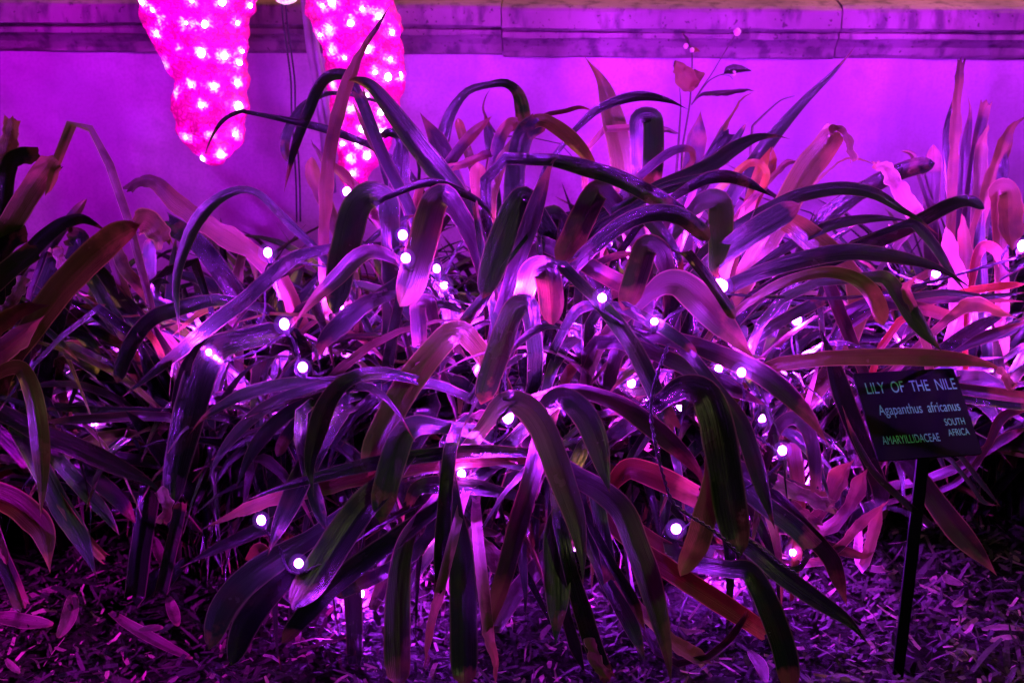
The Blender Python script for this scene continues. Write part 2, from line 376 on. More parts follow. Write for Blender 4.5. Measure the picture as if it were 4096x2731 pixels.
V, Fc = join(tube([p for p in P], 0.0018), tube([p + Vector((0.006, 0.004, 0)) for p in P], 0.0018)); mesh('power_cable', V, Fc, M_cable, sculpt)
M_strap = plain('stake_plastic', (0.26, 0.22, 0.32), 0.35)
for pts, wd in (([(450,-100),(475,100),(510,400),(560,700),(610,1000),(640,1300),(660,1650)], 0.013),):
    P = [Vector(p) for p in crom([tuple(p) for p in gz_('10', pts, 0.70)], 6)]
    V, Fc = join(tube(P, wd*0.55, 8), tube([p + Vector((0.011, 0.004, 0)) for p in P], wd*0.5, 8)); mesh('support_stake', V, Fc, M_strap, sculpt)

# ------------------------------------------------------------------ agapanthus clumps
G = 'agapanthus clumps in the bed'
CL = [  # base x (picture), Y, fill leaves, label
 (70, 0.24, 40, 'lily clump at left edge with upright olive leaves and a red drooping one'),
 (390, 0.15, 40, 'lily clump over open mulch left of the low string lights, dark broad leaves'),
 (620, 0.30, 60, 'lily clump below the left pink lobe with a high dark arching leaf'),
 (880, 0.32, 62, 'lily clump under the right pink lobe with broad dark straps hanging over bulbs'),
 (1130, 0.24, 60, 'lily clump at the middle front whose long blades hang to the bottom edge'),
 (1400, 0.26, 60, 'lily clump in front centre with one bright green blade and a red leaf'),
 (1680, 0.25, 60, 'lily clump left of the plant sign with a wide blade falling to the mulch'),
 (2010, 0.30, 58, 'lily clump directly behind the plant sign with ribbed arching leaves'),
 (2290, 0.36, 50, 'lily clump at right edge with pink lit leaf bases behind the sign'),
 (840, 0.56, 60, 'lily clump close before the right pink lobe with a tall brown blade'),
 (1240, 0.54, 74, 'lily clump at the back right of the pink lobes with a looping leaf'),
 (1560, 0.54, 74, 'lily clump at the back below the orange weed leaf with a broad spear'),
 (1900, 0.52, 74, 'lily clump at the back with a long thin spear and a yellow leaf'),
 (2230, 0.58, 60, 'lily clump by the wall at far right with stiff upright brown leaves'),
]
clumps = []
for x, Y, nf, lab in CL:
    X = at(x*1.7415, 1365, Y).x
    clumps.append((empty('agapanthus_clump', (X, Y, gz(X, Y)), label=lab, cat='plant', group=G), Vector((X, Y, gz(X, Y))), nf))
counts = [0]*len(clumps)
ACR = 7
def ribbon(P, Wv, chan, tipstyle, jag=0.0):
    """P centre points, Wv half-width vectors."""
    n = len(P); V = []; Fc = []; UV = []
    L = [0.0]
    for i in range(1, n): L.append(L[-1] + (P[i]-P[i-1]).length)
    tot = L[-1] or 1
    for i in range(n):
        T = (P[min(i+1, n-1)] - P[max(i-1, 0)]).normalized()
        N = T.cross(Wv[i]); N = N.normalized() if N.length > 1e-9 else Vector((0, 0, 1))
        if N.dot(CAM - P[i]) < 0: N = -N
        hw = Wv[i].length
        for k in range(ACR):
            v = -1 + 2*k/(ACR-1); c = 1 - abs(v)**1.25
            off = -N*hw*chan*(c - 0.45) - N*hw*0.12*math.exp(-(v/0.2)**2)
            j = Vector((0, 0, 0))
            if jag and i >= n-2: j = T*rnd.uniform(-jag, jag)
            wob = 1 + 0.07*noise.noise(P[i]*28 + Vector((0, 0, 7*v)))
            V.append(P[i] + Wv[i]*v*wob + off + N*hw*0.12*v*v*noise.noise(P[i]*35 + Vector((v*3, 0, 0))) + j); UV.append((L[i]/tot, k/(ACR-1)))
    for i in range(n-1):
        for k in range(ACR-1): Fc.append((i*ACR+k, i*ACR+k+1, (i+1)*ACR+k+1, (i+1)*ACR+k))
    return V, Fc, UV
def profile(s, tip, slen):
    """width factor at fraction s of the traced part; slen = blade length / width."""
    if tip == 'p': k = 0.5; return 1.0 if s < k else max(0.0, 1-((s-k)/(1-k))**1.9)
    if tip == 'r':
        e = min(0.6, 0.95/max(slen, 0.3)); q = (s-(1-e))/e
        return 1.0 if q <= 0 else max(0.0, 1-q**2.6)**0.75
    return 1.0
def leaf(c, pts, wpx, Y0, Y1, m='g', tip='r', base=True, tilt=None, chan=None, name='leaf', owner=None, crumple=0.0):
    P2 = [(*full(c, x, y), ) for x, y in pts]
    n = max(3, int(26/len(pts))+1); sm = crom(P2, n)
    ws = wpx if isinstance(wpx, (list, tuple)) else [wpx, wpx]
    L = [0.0]
    for i in range(1, len(sm)): L.append(L[-1] + math.dist(sm[i], sm[i-1]))
    tot = L[-1]; wmax = max(ws)*cscale(c)
    tl = tilt if tilt is not None else rnd.uniform(-0.35, 0.45); tl2 = tl + rnd.uniform(-0.3, 0.3)
    P = []; W = []; sarr = []
    for i, (x, y) in enumerate(sm):
        s = L[i]/tot; sarr.append(s); P.append(at(x, y, Y0 + (Y1-Y0)*s))
    def wat(s):
        q = s*(len(ws)-1); a = min(int(q), len(ws)-2); return (ws[a] + (ws[a+1]-ws[a])*(q-a))*cscale(c)
    def wvec(i, p, T, px, t):
        v = (p-CAM).normalized(); side = T.cross(v)
        if side.length < 1e-4: side = Vector((1, 0, 0))
        side.normalize(); nr = side.cross(T).normalized()
        if nr.dot(v) < 0: nr = -nr
        hw = px*F*axis_depth(p)/2
        up = 1 if side.z >= 0 else -1
        return side*hw + nr*hw*math.tan(max(-0.9, min(0.9, t)))*up
    for i, p in enumerate(P):
        T = (P[min(i+1, len(P)-1)] - P[max(i-1, 0)]).normalized()
        s = sarr[i]; f = profile(s, tip, tot/wmax)
        W.append(wvec(i, p, T, max(wat(s)*f, 0.6), tl + (tl2-tl)*s))
    ci = owner
    if ci is None:
        ci = min((k for k in range(len(clumps)) if counts[k] < 96), key=lambda k: abs(clumps[k][1].x-P[0].x) + 0.8*abs(clumps[k][1].y-max(0.26, Y0+0.24)))
    if base:
        b = clumps[ci][1] + Vector((rnd.uniform(-.035, .035), rnd.uniform(-.03, .03), 0.0)); p0 = P[0]; T0 = (P[1]-P[0]).normalized(); d = (p0-b).length
        c1 = b + Vector(((p0.x-b.x)*0.15, (p0.y-b.y)*0.1, d*0.35)); c2 = p0 - T0*d*0.35
        if c2.z < 0.03: c2.z = 0.03
        E = []; EW = []; w0 = W[0]; ns = 9
        for k in range(ns):
            t = k/ns; q = b*(1-t)**3 + c1*3*t*(1-t)**2 + c2*3*t*t*(1-t) + p0*t**3; E.append(q)
        full_w = W[0].length
        for k in range(ns):
            T = ((E+[p0])[k+1] - E[max(k-1, 0)]).normalized(); px = full_w*2/F/axis_depth(E[k])
            wv = wvec(0, E[k], T, px*(0.7+0.3*k/ns), tl)
            if EW and wv.dot(EW[-1]) < 0: wv = -wv
            EW.append(wv)
        if EW[-1].dot(W[0]) < 0: EW = [-v for v in EW]
        P = E + P; W = EW + W
    for i in range(1, len(W)):
        if W[i].dot(W[i-1]) < 0: W[i] = -W[i]
    if crumple:
        for i in range(len(P)):
            P[i] = P[i] + Vector((noise.noise(P[i]*45), noise.noise(P[i]*45+Vector((9, 0, 0))), noise.noise(P[i]*45+Vector((0, 9, 0)))))*crumple*0.5
            W[i] = W[i]*(1+0.35*noise.noise(P[i]*40))
    ch = chan if chan is not None else rnd.uniform(0.15, 0.5)
    V, Fc, UV = ribbon(P, W, ch, tip, 0.006 if tip == 'c' else 0.0)
    if crumple: V = [v + Vector((noise.noise(v*120), noise.noise(v*120+Vector((5, 0, 0))), noise.noise(v*120+Vector((0, 5, 0)))))*crumple*0.8 for v in V]
    counts[ci] += 1
    return mesh(name, V, Fc, ML[m], clumps[ci][0], uv=UV)

LEAVES = [
# crop, points (base to tip), width, depth base, depth tip, material, tip
('00', [(-20,1700),(60,1300),(110,1010)], 130, .12,.10, 't','c'),
('00', [(0,1950),(70,1450),(170,1340),(310,1335)], 150, .02,.0, 'd','c'),
('00', [(-120,2250),(150,1800),(300,1560),(440,1370)], 200, -.02,-.04, 'o','c'),
('00', [(480,1400),(450,1530),(385,1680)], 80, -.03,-.05, 't','p'),
('10', [(1000,1230),(700,1120),(400,1045),(0,965),(-86,955),(-230,1030),(-330,1180),(-395,1350)], [60,75,60,35,60,40], .32,.22, 'd','p'),
('10', [(630,2000),(655,1568),(700,1200),(800,800),(920,500),(1080,240),(1200,50)], [90,110,120,115,110,105,60], .22,.16, 'b','p'),
('10', [(1730,1620),(1500,1340),(1300,1080),(1150,880),(1030,740),(920,690),(845,690)], [190,200,185,160,120,60], .16,.10, 'g','r'),
('10', [(920,800),(835,655),(700,645),(590,740),(500,950),(420,1150),(350,1380),(290,1650)], [90,100,100,95,90,60], .32,.26, 'g','p'),
('10', [(820,800),(640,805),(450,910),(330,1100),(295,1250),(335,1400)], [30,50,80,90,60], .42,.40, 'g','r'),
('10', [(1340,1720),(1150,1350),(1030,1060),(930,790)], 100, .20,.18, 'g','c'),
('10', [(1270,1650),(1130,1380),(990,1120),(870,850)], 55, .24,.22, 'o','p'),
('10', [(1260,1900),(1280,1500),(1290,1200),(1200,1135),(1120,1170)], [180,185,180,110,60], .32,.30, 'd','c'),
('10', [(1720,1500),(1620,1240),(1450,960)], [170,160,60], .36,.36, 'r','p'),
('10', [(1640,1350),(1650,1180),(1720,960),(1860,780),(2050,725),(2190,715),(2290,800),(2330,960),(2345,1120)], [110,120,95,70,60,80,130,130], .38,.30, 'g','c'),
('10', [(2330,1160),(2120,1150),(2000,960),(2010,840),(2065,745)], [10,20,25,20], .42,.40, 'r','p'),
('10', [(2070,1400),(2050,1200),(2005,980)], 90, .42,.40, 'g','p'),
('10', [(1700,1400),(1860,1190),(2065,995)], 100, .30,.28, 'r','p'),
('10', [(1860,1300),(1810,1140),(1775,1010)], 85, .40,.40, 'o','r'),
('10', [(2080,1450),(2130,1200),(2210,1070),(2280,1050)], 110, .33,.3, 'r','c'),
('10', [(940,1660),(800,1490),(650,1380),(560,1270),(515,1190)], [90,85,75,50], .26,.22, 'b','p'),
('10', [(650,1750),(545,1520),(525,1340)], 130, .44,.44, 't','r'),
('10', [(1700,1440),(1850,1390),(1960,1340),(2060,1310)], 70, .30,.26, 'b','c'),
('20', [(1110,1750),(1040,1350),(960,1000),(870,700),(718,478)], [240,225,205,170,70], .32,.30, 'o','p'),
('20', [(640,1110),(800,960),(930,890),(1100,835),(1260,825),(1450,865),(1610,938)], [50,70,85,95,85,40], .27,.18, 'd','p'),
('20', [(420,975),(560,950),(680,920),(790,945)], 42, .36,.34, 's','p'),
('20', [(110,1750),(140,1400),(210,1150),(340,1040)], 180, .22,.18, 'g','c'),
('20', [(230,1100),(310,1035),(420,1050),(600,1180),(740,1340),(860,1490)], [110,120,135,140,110], .20,.08, 'o','p'),
('20', [(1180,1250),(1190,1030),(1290,1010),(1310,1100),(1310,1350),(1300,1620)], [130,170,180,180,180], .30,.24, 'g','r'),
('20', [(1250,1080),(1400,1100),(1545,1140)], [60,55,30], .3,.3, 'b','p'),
('20', [(1650,1400),(1690,1150),(1715,945)], [180,170,60], .46,.46, 'r','p'),
('20', [(1130,1560),(1350,1370),(1500,1280),(1620,1275),(1650,1360),(1580,1450),(1470,1560)], [70,75,80,70,60,50], .22,.16, 'r','p'),
('20', [(1720,1520),(1850,1300),(1960,1140)], 150, .26,.24, 'd','c'),
('20', [(1880,1160),(1990,960),(2060,850),(2170,775)], [60,35,25,15], .26,.28, 't','p'),
('20', [(1950,1280),(2030,1170),(2110,1045)], 55, .24,.22, 'g','p'),
('20', [(1350,1600),(1650,1480),(1850,1380),(2000,1270),(2180,1180),(2340,1160),(2480,1190)], [120,130,135,130,100,50], .16,.10, 'g','p'),
('20', [(2230,1600),(2320,1420),(2330,1255)], [110,105,60], .32,.32, 's','p'),
('30', [(40,1640),(110,1430),(190,1255)], [110,105,60], .31,.31, 'y','p'),
('30', [(-80,1450),(0,1395),(100,1405),(150,1490),(110,1620)], 65, .28,.26, 'y','r'),
('30', [(230,1480),(330,1390),(430,1385)], 55, .29,.28, 'b','p'),
('30', [(150,1230),(300,1050),(500,830),(700,640),(860,460),(912,388)], [130,105,80,60,45,25], .34,.32, 'g','p'),
('30', [(320,1750),(480,1470),(610,1300),(745,1110)], [225,235,235,200], .22,.20, 'o','c'),
('30', [(690,1110),(770,1090),(830,1160),(890,1360)], 75, .19,.18, 't','c'),
('30', [(640,1490),(800,1370),(950,1365),(1100,1415)], 22, .26,.26, 't','p'),
('30', [(1430,1850),(1290,1620),(1180,1450),(1080,1390)], [150,145,130,80], .26,.24, 't','c'),
('30', [(950,1640),(1200,1510),(1380,1440),(1590,1395)], 150, .30,.26, 'd','r'),
('30', [(1570,1500),(1580,1380),(1575,1235)], 140, .5,.5, 'r','p'),
('30', [(1480,1550),(1400,1330),(1300,1290)], 60, .5,.5, 'r','p'),
('30', [(1735,1700),(1755,1250),(1780,850),(1812,510)], [90,90,85,75], .46,.44, 'b','c'),
('30', [(1700,1600),(1685,1150),(1740,845)], 60, .48,.48, 'd','p'),
('30', [(1830,1650),(1850,1280),(1890,970),(1868,815)], [100,100,70,25], .45,.44, 'r','p'),
('30', [(1890,1650),(1950,1230),(2025,880)], 95, .44,.43, 'r','c'),
('30', [(1960,1680),(1990,1250),(2050,1060)], 110, .42,.42, 't','p'),
('30', [(2020,1700),(2130,1380),(2240,1100),(2380,990)], [120,130,125,60], .41,.40, 'b','p'),
('30', [(2140,1700),(2170,1480),(2200,1290)], 100, .40,.40, 'd','p'),
# second band
('01', [(-150,1020),(80,810),(300,640)], 175, -.05,-.07, 'g','c'),
('01', [(-100,760),(60,560),(220,470)], 200, -.02,-.03, 'd','c'),
('01', [(150,1480),(330,1230),(520,980),(750,745),(960,560),(1195,425)], [200,230,250,255,250,190], -.02,-.08, 'o','r'),
('01', [(1160,430),(1240,400),(1340,480),(1400,600)], [150,210,220,120], -.07,-.08, 't','c'),
('01', [(230,680),(400,510),(560,405),(720,375),(920,485)], [140,140,120,100,60], .05,.02, 'd','p'),
('01', [(560,420),(650,310),(745,203)], 85, .3,.3, 'r','p'),
('01', [(2130,640),(1800,440),(1500,230),(1330,70),(1200,60),(1090,125)], [170,180,170,150,120,80], .24,.16, 'b','c'),
('01', [(2660,590),(2500,440),(2350,290),(2210,160),(2050,125),(1850,215),(1680,400),(1550,700),(1505,950),(1520,1200),(1540,1420)], [70,80,70,60,90,115,120,110,105,90,70], .16,-.02, 'g','p'),
('01', [(1960,930),(1700,590),(1400,400)], 170, .22,.20, 'd','c'),
('01', [(2000,1080),(1800,1075),(1500,1150),(1300,1230),(1150,1400),(1050,1620),(1000,1780)], [90,120,140,140,140,110], .10,-.0, 'd','r'),
('D', [(760,570),(680,590),(620,635),(560,690),(500,735),(390,825),(280,912)], [22,34,36,36,38,34], .08,-.06, 'd','p'),
('01', [(1010,660),(1090,840),(1240,1010),(1290,1200)], 100, .16,.14, 't','p'),
('01', [(1270,1000),(1280,800),(1270,540)], 110, .36,.36, 'g','r'),
('01', [(1450,1120),(1350,1080),(1320,980),(1370,910),(1460,930)], 95, .16,.12, 'g','p'),
('01', [(860,850),(1050,1100),(1220,1380)], 140, .18,.14, 'g','c'),
('01', [(800,920),(980,1230),(1130,1480)], 120, .12,.1, 'd','c'),
('01', [(480,1280),(750,1310),(950,1400),(1100,1500)], [50,70,80,75], .08,.04, 'g','c'),
('01', [(560,1330),(730,1390),(860,1530)], 85, .06,.04, 'g','p'),
('01', [(420,1340),(650,1190),(910,1105)], 115, .1,.08, 'r','p'),
('01', [(300,1240),(480,1400),(680,1600)], 55, .02,-.02, 'g','p'),
('01', [(-60,1340),(150,1170),(420,1110)], [150,140,60], -.09,-.1, 'b','p'),
('01', [(-60,1560),(150,1390),(380,1200)], [220,190,50], -.1,-.11, 't','p'),
('01', [(1300,1390),(1340,1450),(1385,1550)], 55, .06,.04, 's','c'),
('01', [(200,880),(120,1080),(0,1200)], 120, -.04,-.06, 't','c'),
('01', [(560,800),(500,700),(470,620)], 110, .0,-.01, 't','c'),
('01', [(620,760),(680,560),(580,520)], 170, .02,.01, 'd','c'),
('01', [(330,1050),(420,820),(480,640)], 120, .0,0, 'g','c'),
('11', [(1195,430),(1170,240),(1030,172),(905,290),(835,540),(780,800),(745,1040),(720,1190)], [170,220,250,260,250,230,180], .14,-.06, 'g','r'),
('11', [(1290,745),(1080,655),(920,700),(760,860),(560,1050),(400,1240),(340,1315)], [70,120,150,150,130,90,40], .04,-.1, 'r','p'),
('11', [(1760,290),(1660,175),(1565,250),(1500,490),(1425,760),(1345,1000),(1280,1125)], [170,230,255,260,255,230], .04,-.12, 'r','r'),
('11', [(930,650),(1150,455),(1300,375),(1480,328)], 50, .2,.16, 'g','p'),
('11', [(1150,200),(1430,85),(1600,75),(1850,170),(2000,265),(2110,420)], [50,70,90,80,60], .1,.03, 'd','p'),
('11', [(1310,640),(1180,450),(1040,280)], 85, .26,.28, 't','c'),
('11', [(2100,1300),(2025,900),(1970,600),(1920,250)], [75,70,65,50], .0,.02, 'g','c'),
('11', [(2190,750),(2020,1020),(1870,1210),(1760,1350)], [40,80,110,110], -.01,-.04, 'g','c'),
('21', [(270,260),(190,190),(90,360),(-30,680),(-150,1060)], [180,225,235,230,170], .05,-.04, 'd','r'),
('11', [(1970,360),(1950,100),(1945,-110)], 135, .24,.24, 't','r'),
('11', [(1270,1010),(1000,1090),(800,1250),(640,1410),(540,1600)], [60,130,170,190,180], .12,.06, 'g','p'),
('11', [(1560,1190),(1520,1090),(1440,1110),(1440,1250),(1450,1450)], [100,140,145,140,130], .06,.0, 'r','c'),
('11', [(1500,1160),(1600,1105),(1720,1120),(1880,1195)], [50,70,70,40], .08,.04, 'g','p'),
('12', [(1910,-60),(1810,-150),(1680,-110),(1490,110),(1330,320),(1200,560),(1080,810),(1000,1090)], [170,215,235,240,240,235,220,160], -.04,-.2, 'o','r'),
('D', [(1222,740),(1212,700),(1180,712),(1145,805),(1104,930)], [40,52,58,58,52], -.08,-.19, 'g','r'),
('D', [(1270,368),(1340,385),(1420,410),(1500,450),(1565,490)], [30,40,42,42,36], .02,-.01, 'd','c'),
('D', [(1270,660),(1360,570),(1430,515),(1500,490),(1560,497),(1605,528),(1630,553)], [30,36,38,40,42,38], .02,-.06, 'd','r'),
('21', [(1650,300),(1740,225),(1870,225),(1890,400),(1865,620),(1830,780),(1880,910)], [110,190,220,220,215,180], .06,-.08, 'k','p'),
('21', [(1300,400),(1420,560),(1500,720),(1512,890)], [140,135,125,110], .06,.02, 'g','c'),
('21', [(930,200),(840,140),(730,330),(630,550),(520,780)], [180,225,230,230,220], .08,.01, 'r','r'),
('21', [(530,420),(440,345),(410,500),(380,740)], 175, .1,.06, 'd','r'),
('21', [(80,950),(200,600),(310,280),(420,-50),(500,-170)], [120,150,160,140,80], .0,.02, 'r','p'),
('21', [(1410,760),(1360,650),(1250,620),(1185,800),(1120,1010),(1050,1160)], [160,205,215,215,200], -.02,-.1, 'r','r'),
('21', [(1280,1010),(1400,930),(1540,930),(1690,1050),(1880,1250),(2020,1400),(2180,1580)], [130,220,265,280,260,220,140], -.06,-.13, 'p','p'),
('D', [(1362,680),(1410,735),(1455,800),(1490,870),(1520,935),(1548,990)], [28,38,42,42,42,40], -.11,-.16, 'g','c'),
('21', [(220,960),(270,830),(380,800),(430,980),(445,1290)], [170,220,230,220,200], -.02,-.08, 'r','r'),
('21', [(560,1290),(660,1150),(800,1115),(890,1210)], [80,95,95,60], -.04,-.08, 'g','p'),
('21', [(80,1510),(250,1360),(400,1295),(560,1325)], [40,65,70,40], -.1,-.12, 'g','p'),
('21', [(820,760),(1000,690),(1200,665)], 62, .1,.08, 'r','p'),
('21', [(640,700),(850,830),(1100,960)], 150, .04,.0, 'r','c'),
('31', [(-330,760),(-20,520),(200,380),(430,248)], [160,200,205,190], -.02,-.07, 'g','r'),
('21', [(1500,180),(1700,60),(1900,15),(2100,60),(2345,195)], [70,100,115,110,60], .04,-.02, 'd','p'),
('21', [(1150,190),(1450,80),(1700,10),(1870,-50)], [50,65,60,40], .08,.08, 'g','p'),
('21', [(1220,220),(1500,110),(1780,50)], 65, .07,.06, 'd','p'),
('21', [(1820,940),(1900,1060),(2010,1230)], 95, -.1,-.12, 'd','r'),
('21', [(1400,1310),(1560,1420),(1685,1535)], [110,100,70], -.13,-.15, 'g','r'),
('31', [(-80,430),(200,280),(430,175),(700,120),(900,120),(1100,170),(1300,295),(1450,380),(1660,545)], [110,125,125,120,115,100,70,30], .04,-.04, 'g','p'),
('31', [(1300,430),(1400,415),(1490,490),(1610,640),(1730,830),(1850,1000)], [60,95,90,75,50], -.02,-.08, 'g','p'),
('31', [(250,660),(550,490),(800,405),(1100,370),(1400,395)], [80,95,95,85,45], .02,-.02, 'd','p'),
('31', [(350,870),(800,680),(1150,540),(1450,400),(1700,265),(1880,220),(2015,290)], [140,140,140,135,125,90], .02,-.03, 'd','r'),
('31', [(100,830),(400,740),(700,675),(950,660),(1200,690),(1500,755),(1720,850),(1920,980)], [130,150,150,140,120,100,60], -.02,-.08, 'd','p'),
('31', [(720,680),(540,550),(390,430),(280,400)], [200,235,220,150], .02,-.01, 'o','c'),
('31', [(920,1520),(790,1210),(660,870),(560,640),(490,575)], [100,120,115,110,60], .03,.02, 'r','p'),
('31', [(-20,1100),(250,935),(550,845),(760,840),(950,915),(1080,1060),(1150,1290)], [60,80,90,110,150,140], -.06,-.11, 'o','r'),
('31', [(1030,870),(1170,885),(1300,1050),(1450,1280),(1650,1510)], [90,140,160,160,120], -.08,-.12, 'k','p'),
('31', [(180,1300),(400,1180),(650,1050)], 105, .06,.04, 'g','c'),
('32', [(650,70),(900,60),(1300,55),(1700,70),(2000,110),(2190,180)], [130,145,155,160,130], -.1,-.13, 'o','p'),
('32', [(2120,160),(2200,220),(2250,330)], 70, -.13,-.13, 't','c'),
('31', [(1380,1040),(1700,1005),(2000,1040),(2380,1000)], 62, .0,-.03, 'g','p'),
('31', [(1900,985),(2150,950),(2380,930)], 70, .02,.02, 's','p'),
('31', [(1380,1090),(1800,1060),(2350,1080)], 60, .02,.0, 'r','p'),
('31', [(1700,1230),(1830,1130),(2000,1110),(2150,1180),(2290,1225)], [70,110,120,100,40], -.05,-.08, 't','p'),
('31', [(1790,930),(1730,650),(1680,430)], 140, .24,.26, 't','p'),
('31', [(1860,930),(1850,640),(1820,330)], 125, .25,.28, 't','p'),
('31', [(1990,920),(1970,560),(2005,300)], 105, .22,.22, 'g','p'),
('31', [(2130,230),(2130,140),(2220,150),(2230,400),(2260,640)], [130,190,205,200,150], .2,.14, 'b','r'),
('31', [(1900,930),(1945,700),(2010,605),(2110,640),(2170,760)], [50,75,90,95,80], .14,.1, 's','c'),
('31', [(1640,1510),(1900,1330),(2220,1170)], 115, -.02,-.05, 'd','p'),
('31', [(1500,1560),(1900,1420),(2380,1250)], 110, -.0,-.03, 'r','p'),
('31', [(1395,1110),(1345,980),(1435,865)], [80,90,30], -.1,-.1, 't','p'),
('31', [(1400,1120),(1550,1160),(1720,1210)], 105, -.02,-.04, 'r','c'),
('31', [(1960,1400),(2200,1330),(2400,1200)], 110, .02,.0, 'g','p'),
# third band
('02', [(-60,230),(60,160),(180,160),(260,310),(320,560),(350,860),(362,1150),(345,1430)], [90,130,160,165,165,165,150,110], -.16,-.27, 'o','p'),
('02', [(1480,530),(1100,520),(700,505),(320,500)], 75, -.02,-.06, 'd','p'),
('02', [(1180,560),(750,590),(360,610)], 85, -.06,-.08, 'r','p'),
('02', [(2000,-70),(1840,0),(1730,180),(1650,440),(1570,750),(1500,1080),(1480,1330)], [200,270,290,280,250,210,170], -.02,-.14, 'd','r'),
('02', [(150,600),(420,740),(700,850),(1000,990),(1250,1110),(1400,1240)], [150,170,175,175,150,90], -.1,-.18, 'g','p'),
('02', [(1350,1190),(1430,1270),(1430,1380),(1390,1480)], 95, -.18,-.19, 't','c'),
('02', [(-80,640),(120,830),(290,1020)], 130, -.06,-.1, 'g','c'),
('02', [(-60,540),(250,650),(450,720),(640,810)], 105, -.02,-.06, 'g','p'),
('03', [(-120,-70),(100,20),(250,140),(370,300),(430,630)], [220,240,240,200,80], -.2,-.27, 's','p'),
('03', [(360,-230),(520,80),(680,330),(830,670)], [170,185,175,90], -.12,-.16, 'g','p'),
('03', [(560,80),(720,310),(860,470),(900,500)], 90, -.13,-.14, 'o','c'),
('02', [(480,930),(700,1180),(900,1400),(1020,1580)], 135, -.05,-.08, 'g','p'),
('02', [(750,1060),(1000,1260),(1160,1480)], 150, -.02,-.04, 'g','p'),
('03', [(1380,780),(1450,460),(1500,250),(1545,20)], 110, -.02,-.02, 'g','c'),
('03', [(1150,830),(1200,420),(1250,100),(1290,-180)], 180, .0,.02, 'd','c'),
('03', [(2380,190),(2100,310),(1800,445),(1540,585)], [120,120,90,25], -.1,-.16, 'g','p'),
('03', [(10,500),(100,700),(195,940)], 140, -.16,-.18, 'r','c'),
('03', [(-40,300),(20,450),(60,560)], 90, -.2,-.2, 't','p'),
('12', [(590,275),(300,290),(0,360),(-200,450),(-400,580),(-510,710)], [80,105,110,105,90,40], -.06,-.13, 'g','p'),
('12', [(1360,240),(1110,195),(900,230),(750,330),(640,500),(560,750),(510,1000),(545,1250)], [80,110,120,150,185,190,170,80], -.12,-.25, 'd','p'),
('12', [(570,300),(300,400),(100,510),(-100,690),(-260,900),(-370,1130)], [70,100,110,105,100,60], -.08,-.15, 'g','p'),
('12', [(590,410),(350,520),(150,690),(0,900),(-120,1180)], [90,120,130,120,80], -.05,-.1, 'g','p'),
('12', [(560,540),(410,620),(300,760),(230,910)], [80,110,115,90], -.07,-.1, 'd','r'),
('D', [(1250,1052),(1120,1048),(1000,1058),(880,1076),(760,1106),(640,1140),(540,1178),(448,1224)], [26,40,48,52,54,52,48,24], -.14,-.24, 'b','p'),
('D', [(1240,1040),(1100,1036),(980,1046),(860,1064),(750,1090),(640,1122),(560,1150)], [20,30,34,34,34,26], -.15,-.245, 'd','p'),
('12', [(1620,650),(1430,640),(1300,730),(1220,950),(1150,1200),(1110,1480)], [120,190,230,235,220,130], -.16,-.26, 'g','r'),
('12', [(1600,680),(1850,590),(2060,560)], [60,110,130], -.04,-.05, 't','c'),
('12', [(1650,640),(1850,705),(2000,830),(2280,930)], [70,95,100,80], -.12,-.15, 'd','c'),
('12', [(2300,980),(2000,900),(1700,960),(1400,1040),(1240,1160)], [90,140,150,140,60], -.12,-.18, 'g','p'),
('12', [(2170,1220),(1900,1165),(1600,1150),(1430,1180),(1355,1310)], [90,140,160,150,80], -.16,-.22, 'd','c'),
('13', [(1250,-270),(1130,-100),(950,80),(760,350),(570,650),(360,940)], [190,240,275,285,280,230], -.2,-.36, 'd','r'),
('13', [(1620,60),(1260,330),(1000,520),(750,710),(500,960),(270,1230)], [110,160,180,185,180,110], -.2,-.3, 'd','r'),
('13', [(1480,120),(1390,240),(1310,420),(1270,700),(1255,1100),(1275,1620)], [90,150,200,225,230,210], -.2,-.36, 'r','r'),
('13', [(1670,-60),(1655,200),(1635,500),(1620,780)], [125,135,130,90], -.24,-.3, 'd','c'),
('13', [(1630,740),(1590,900),(1530,1130),(1490,1440)], [80,75,85,40], -.3,-.31, 't','p'),
('13', [(1750,130),(1790,330),(1815,620),(1830,1000),(1840,1620)], [150,215,235,240,220], -.24,-.37, 'g','r'),
('13', [(2380,-80),(2270,300),(2190,600),(2110,850),(2020,1110)], [160,170,160,150,90], -.22,-.32, 'r','c'),
('13', [(2030,1090),(2050,1230),(2100,1400),(2090,1590)], [100,90,60,50], -.32,-.33, 't','p'),
('13', [(1850,260),(2000,420),(2190,610)], [110,160,150], -.12,-.16, 't','c'),
('13', [(1930,230),(2100,295),(2260,375)], 60, -.1,-.12, 't','c'),
('13', [(1960,250),(2080,380),(2200,510)], 50, -.1,-.12, 'g','c'),
('13', [(500,340),(200,520),(-80,730),(-250,960),(-350,1280)], [160,230,250,240,150], -.22,-.31, 'g','r'),
('13', [(430,540),(170,790),(-40,1080),(-160,1420)], [180,220,225,150], -.23,-.32, 'd','r'),
('13', [(520,-140),(570,20),(620,180),(660,290)], [120,130,110,40], -.22,-.24, 'g','p'),
('13', [(160,540),(80,430),(10,540)], 120, -.2,-.22, 's','c'),
('13', [(430,-160),(310,100),(220,300),(150,485)], [200,185,130,40], -.22,-.27, 'd','p'),
('13', [(1100,650),(850,760),(750,800)], 120, -.2,-.24, 'd','c'),
# bottom centre
('22', [(-130,640),(40,450),(220,480),(360,650),(460,900),(560,1180),(650,1450),(700,1750),(710,2000)], [130,200,235,240,240,235,230,190,110], -.18,-.37, 'k','p'),
('22', [(320,560),(470,420),(610,440),(740,590),(830,800),(880,1000),(940,1220)], [130,190,220,225,215,190], -.16,-.27, 'g','p'),
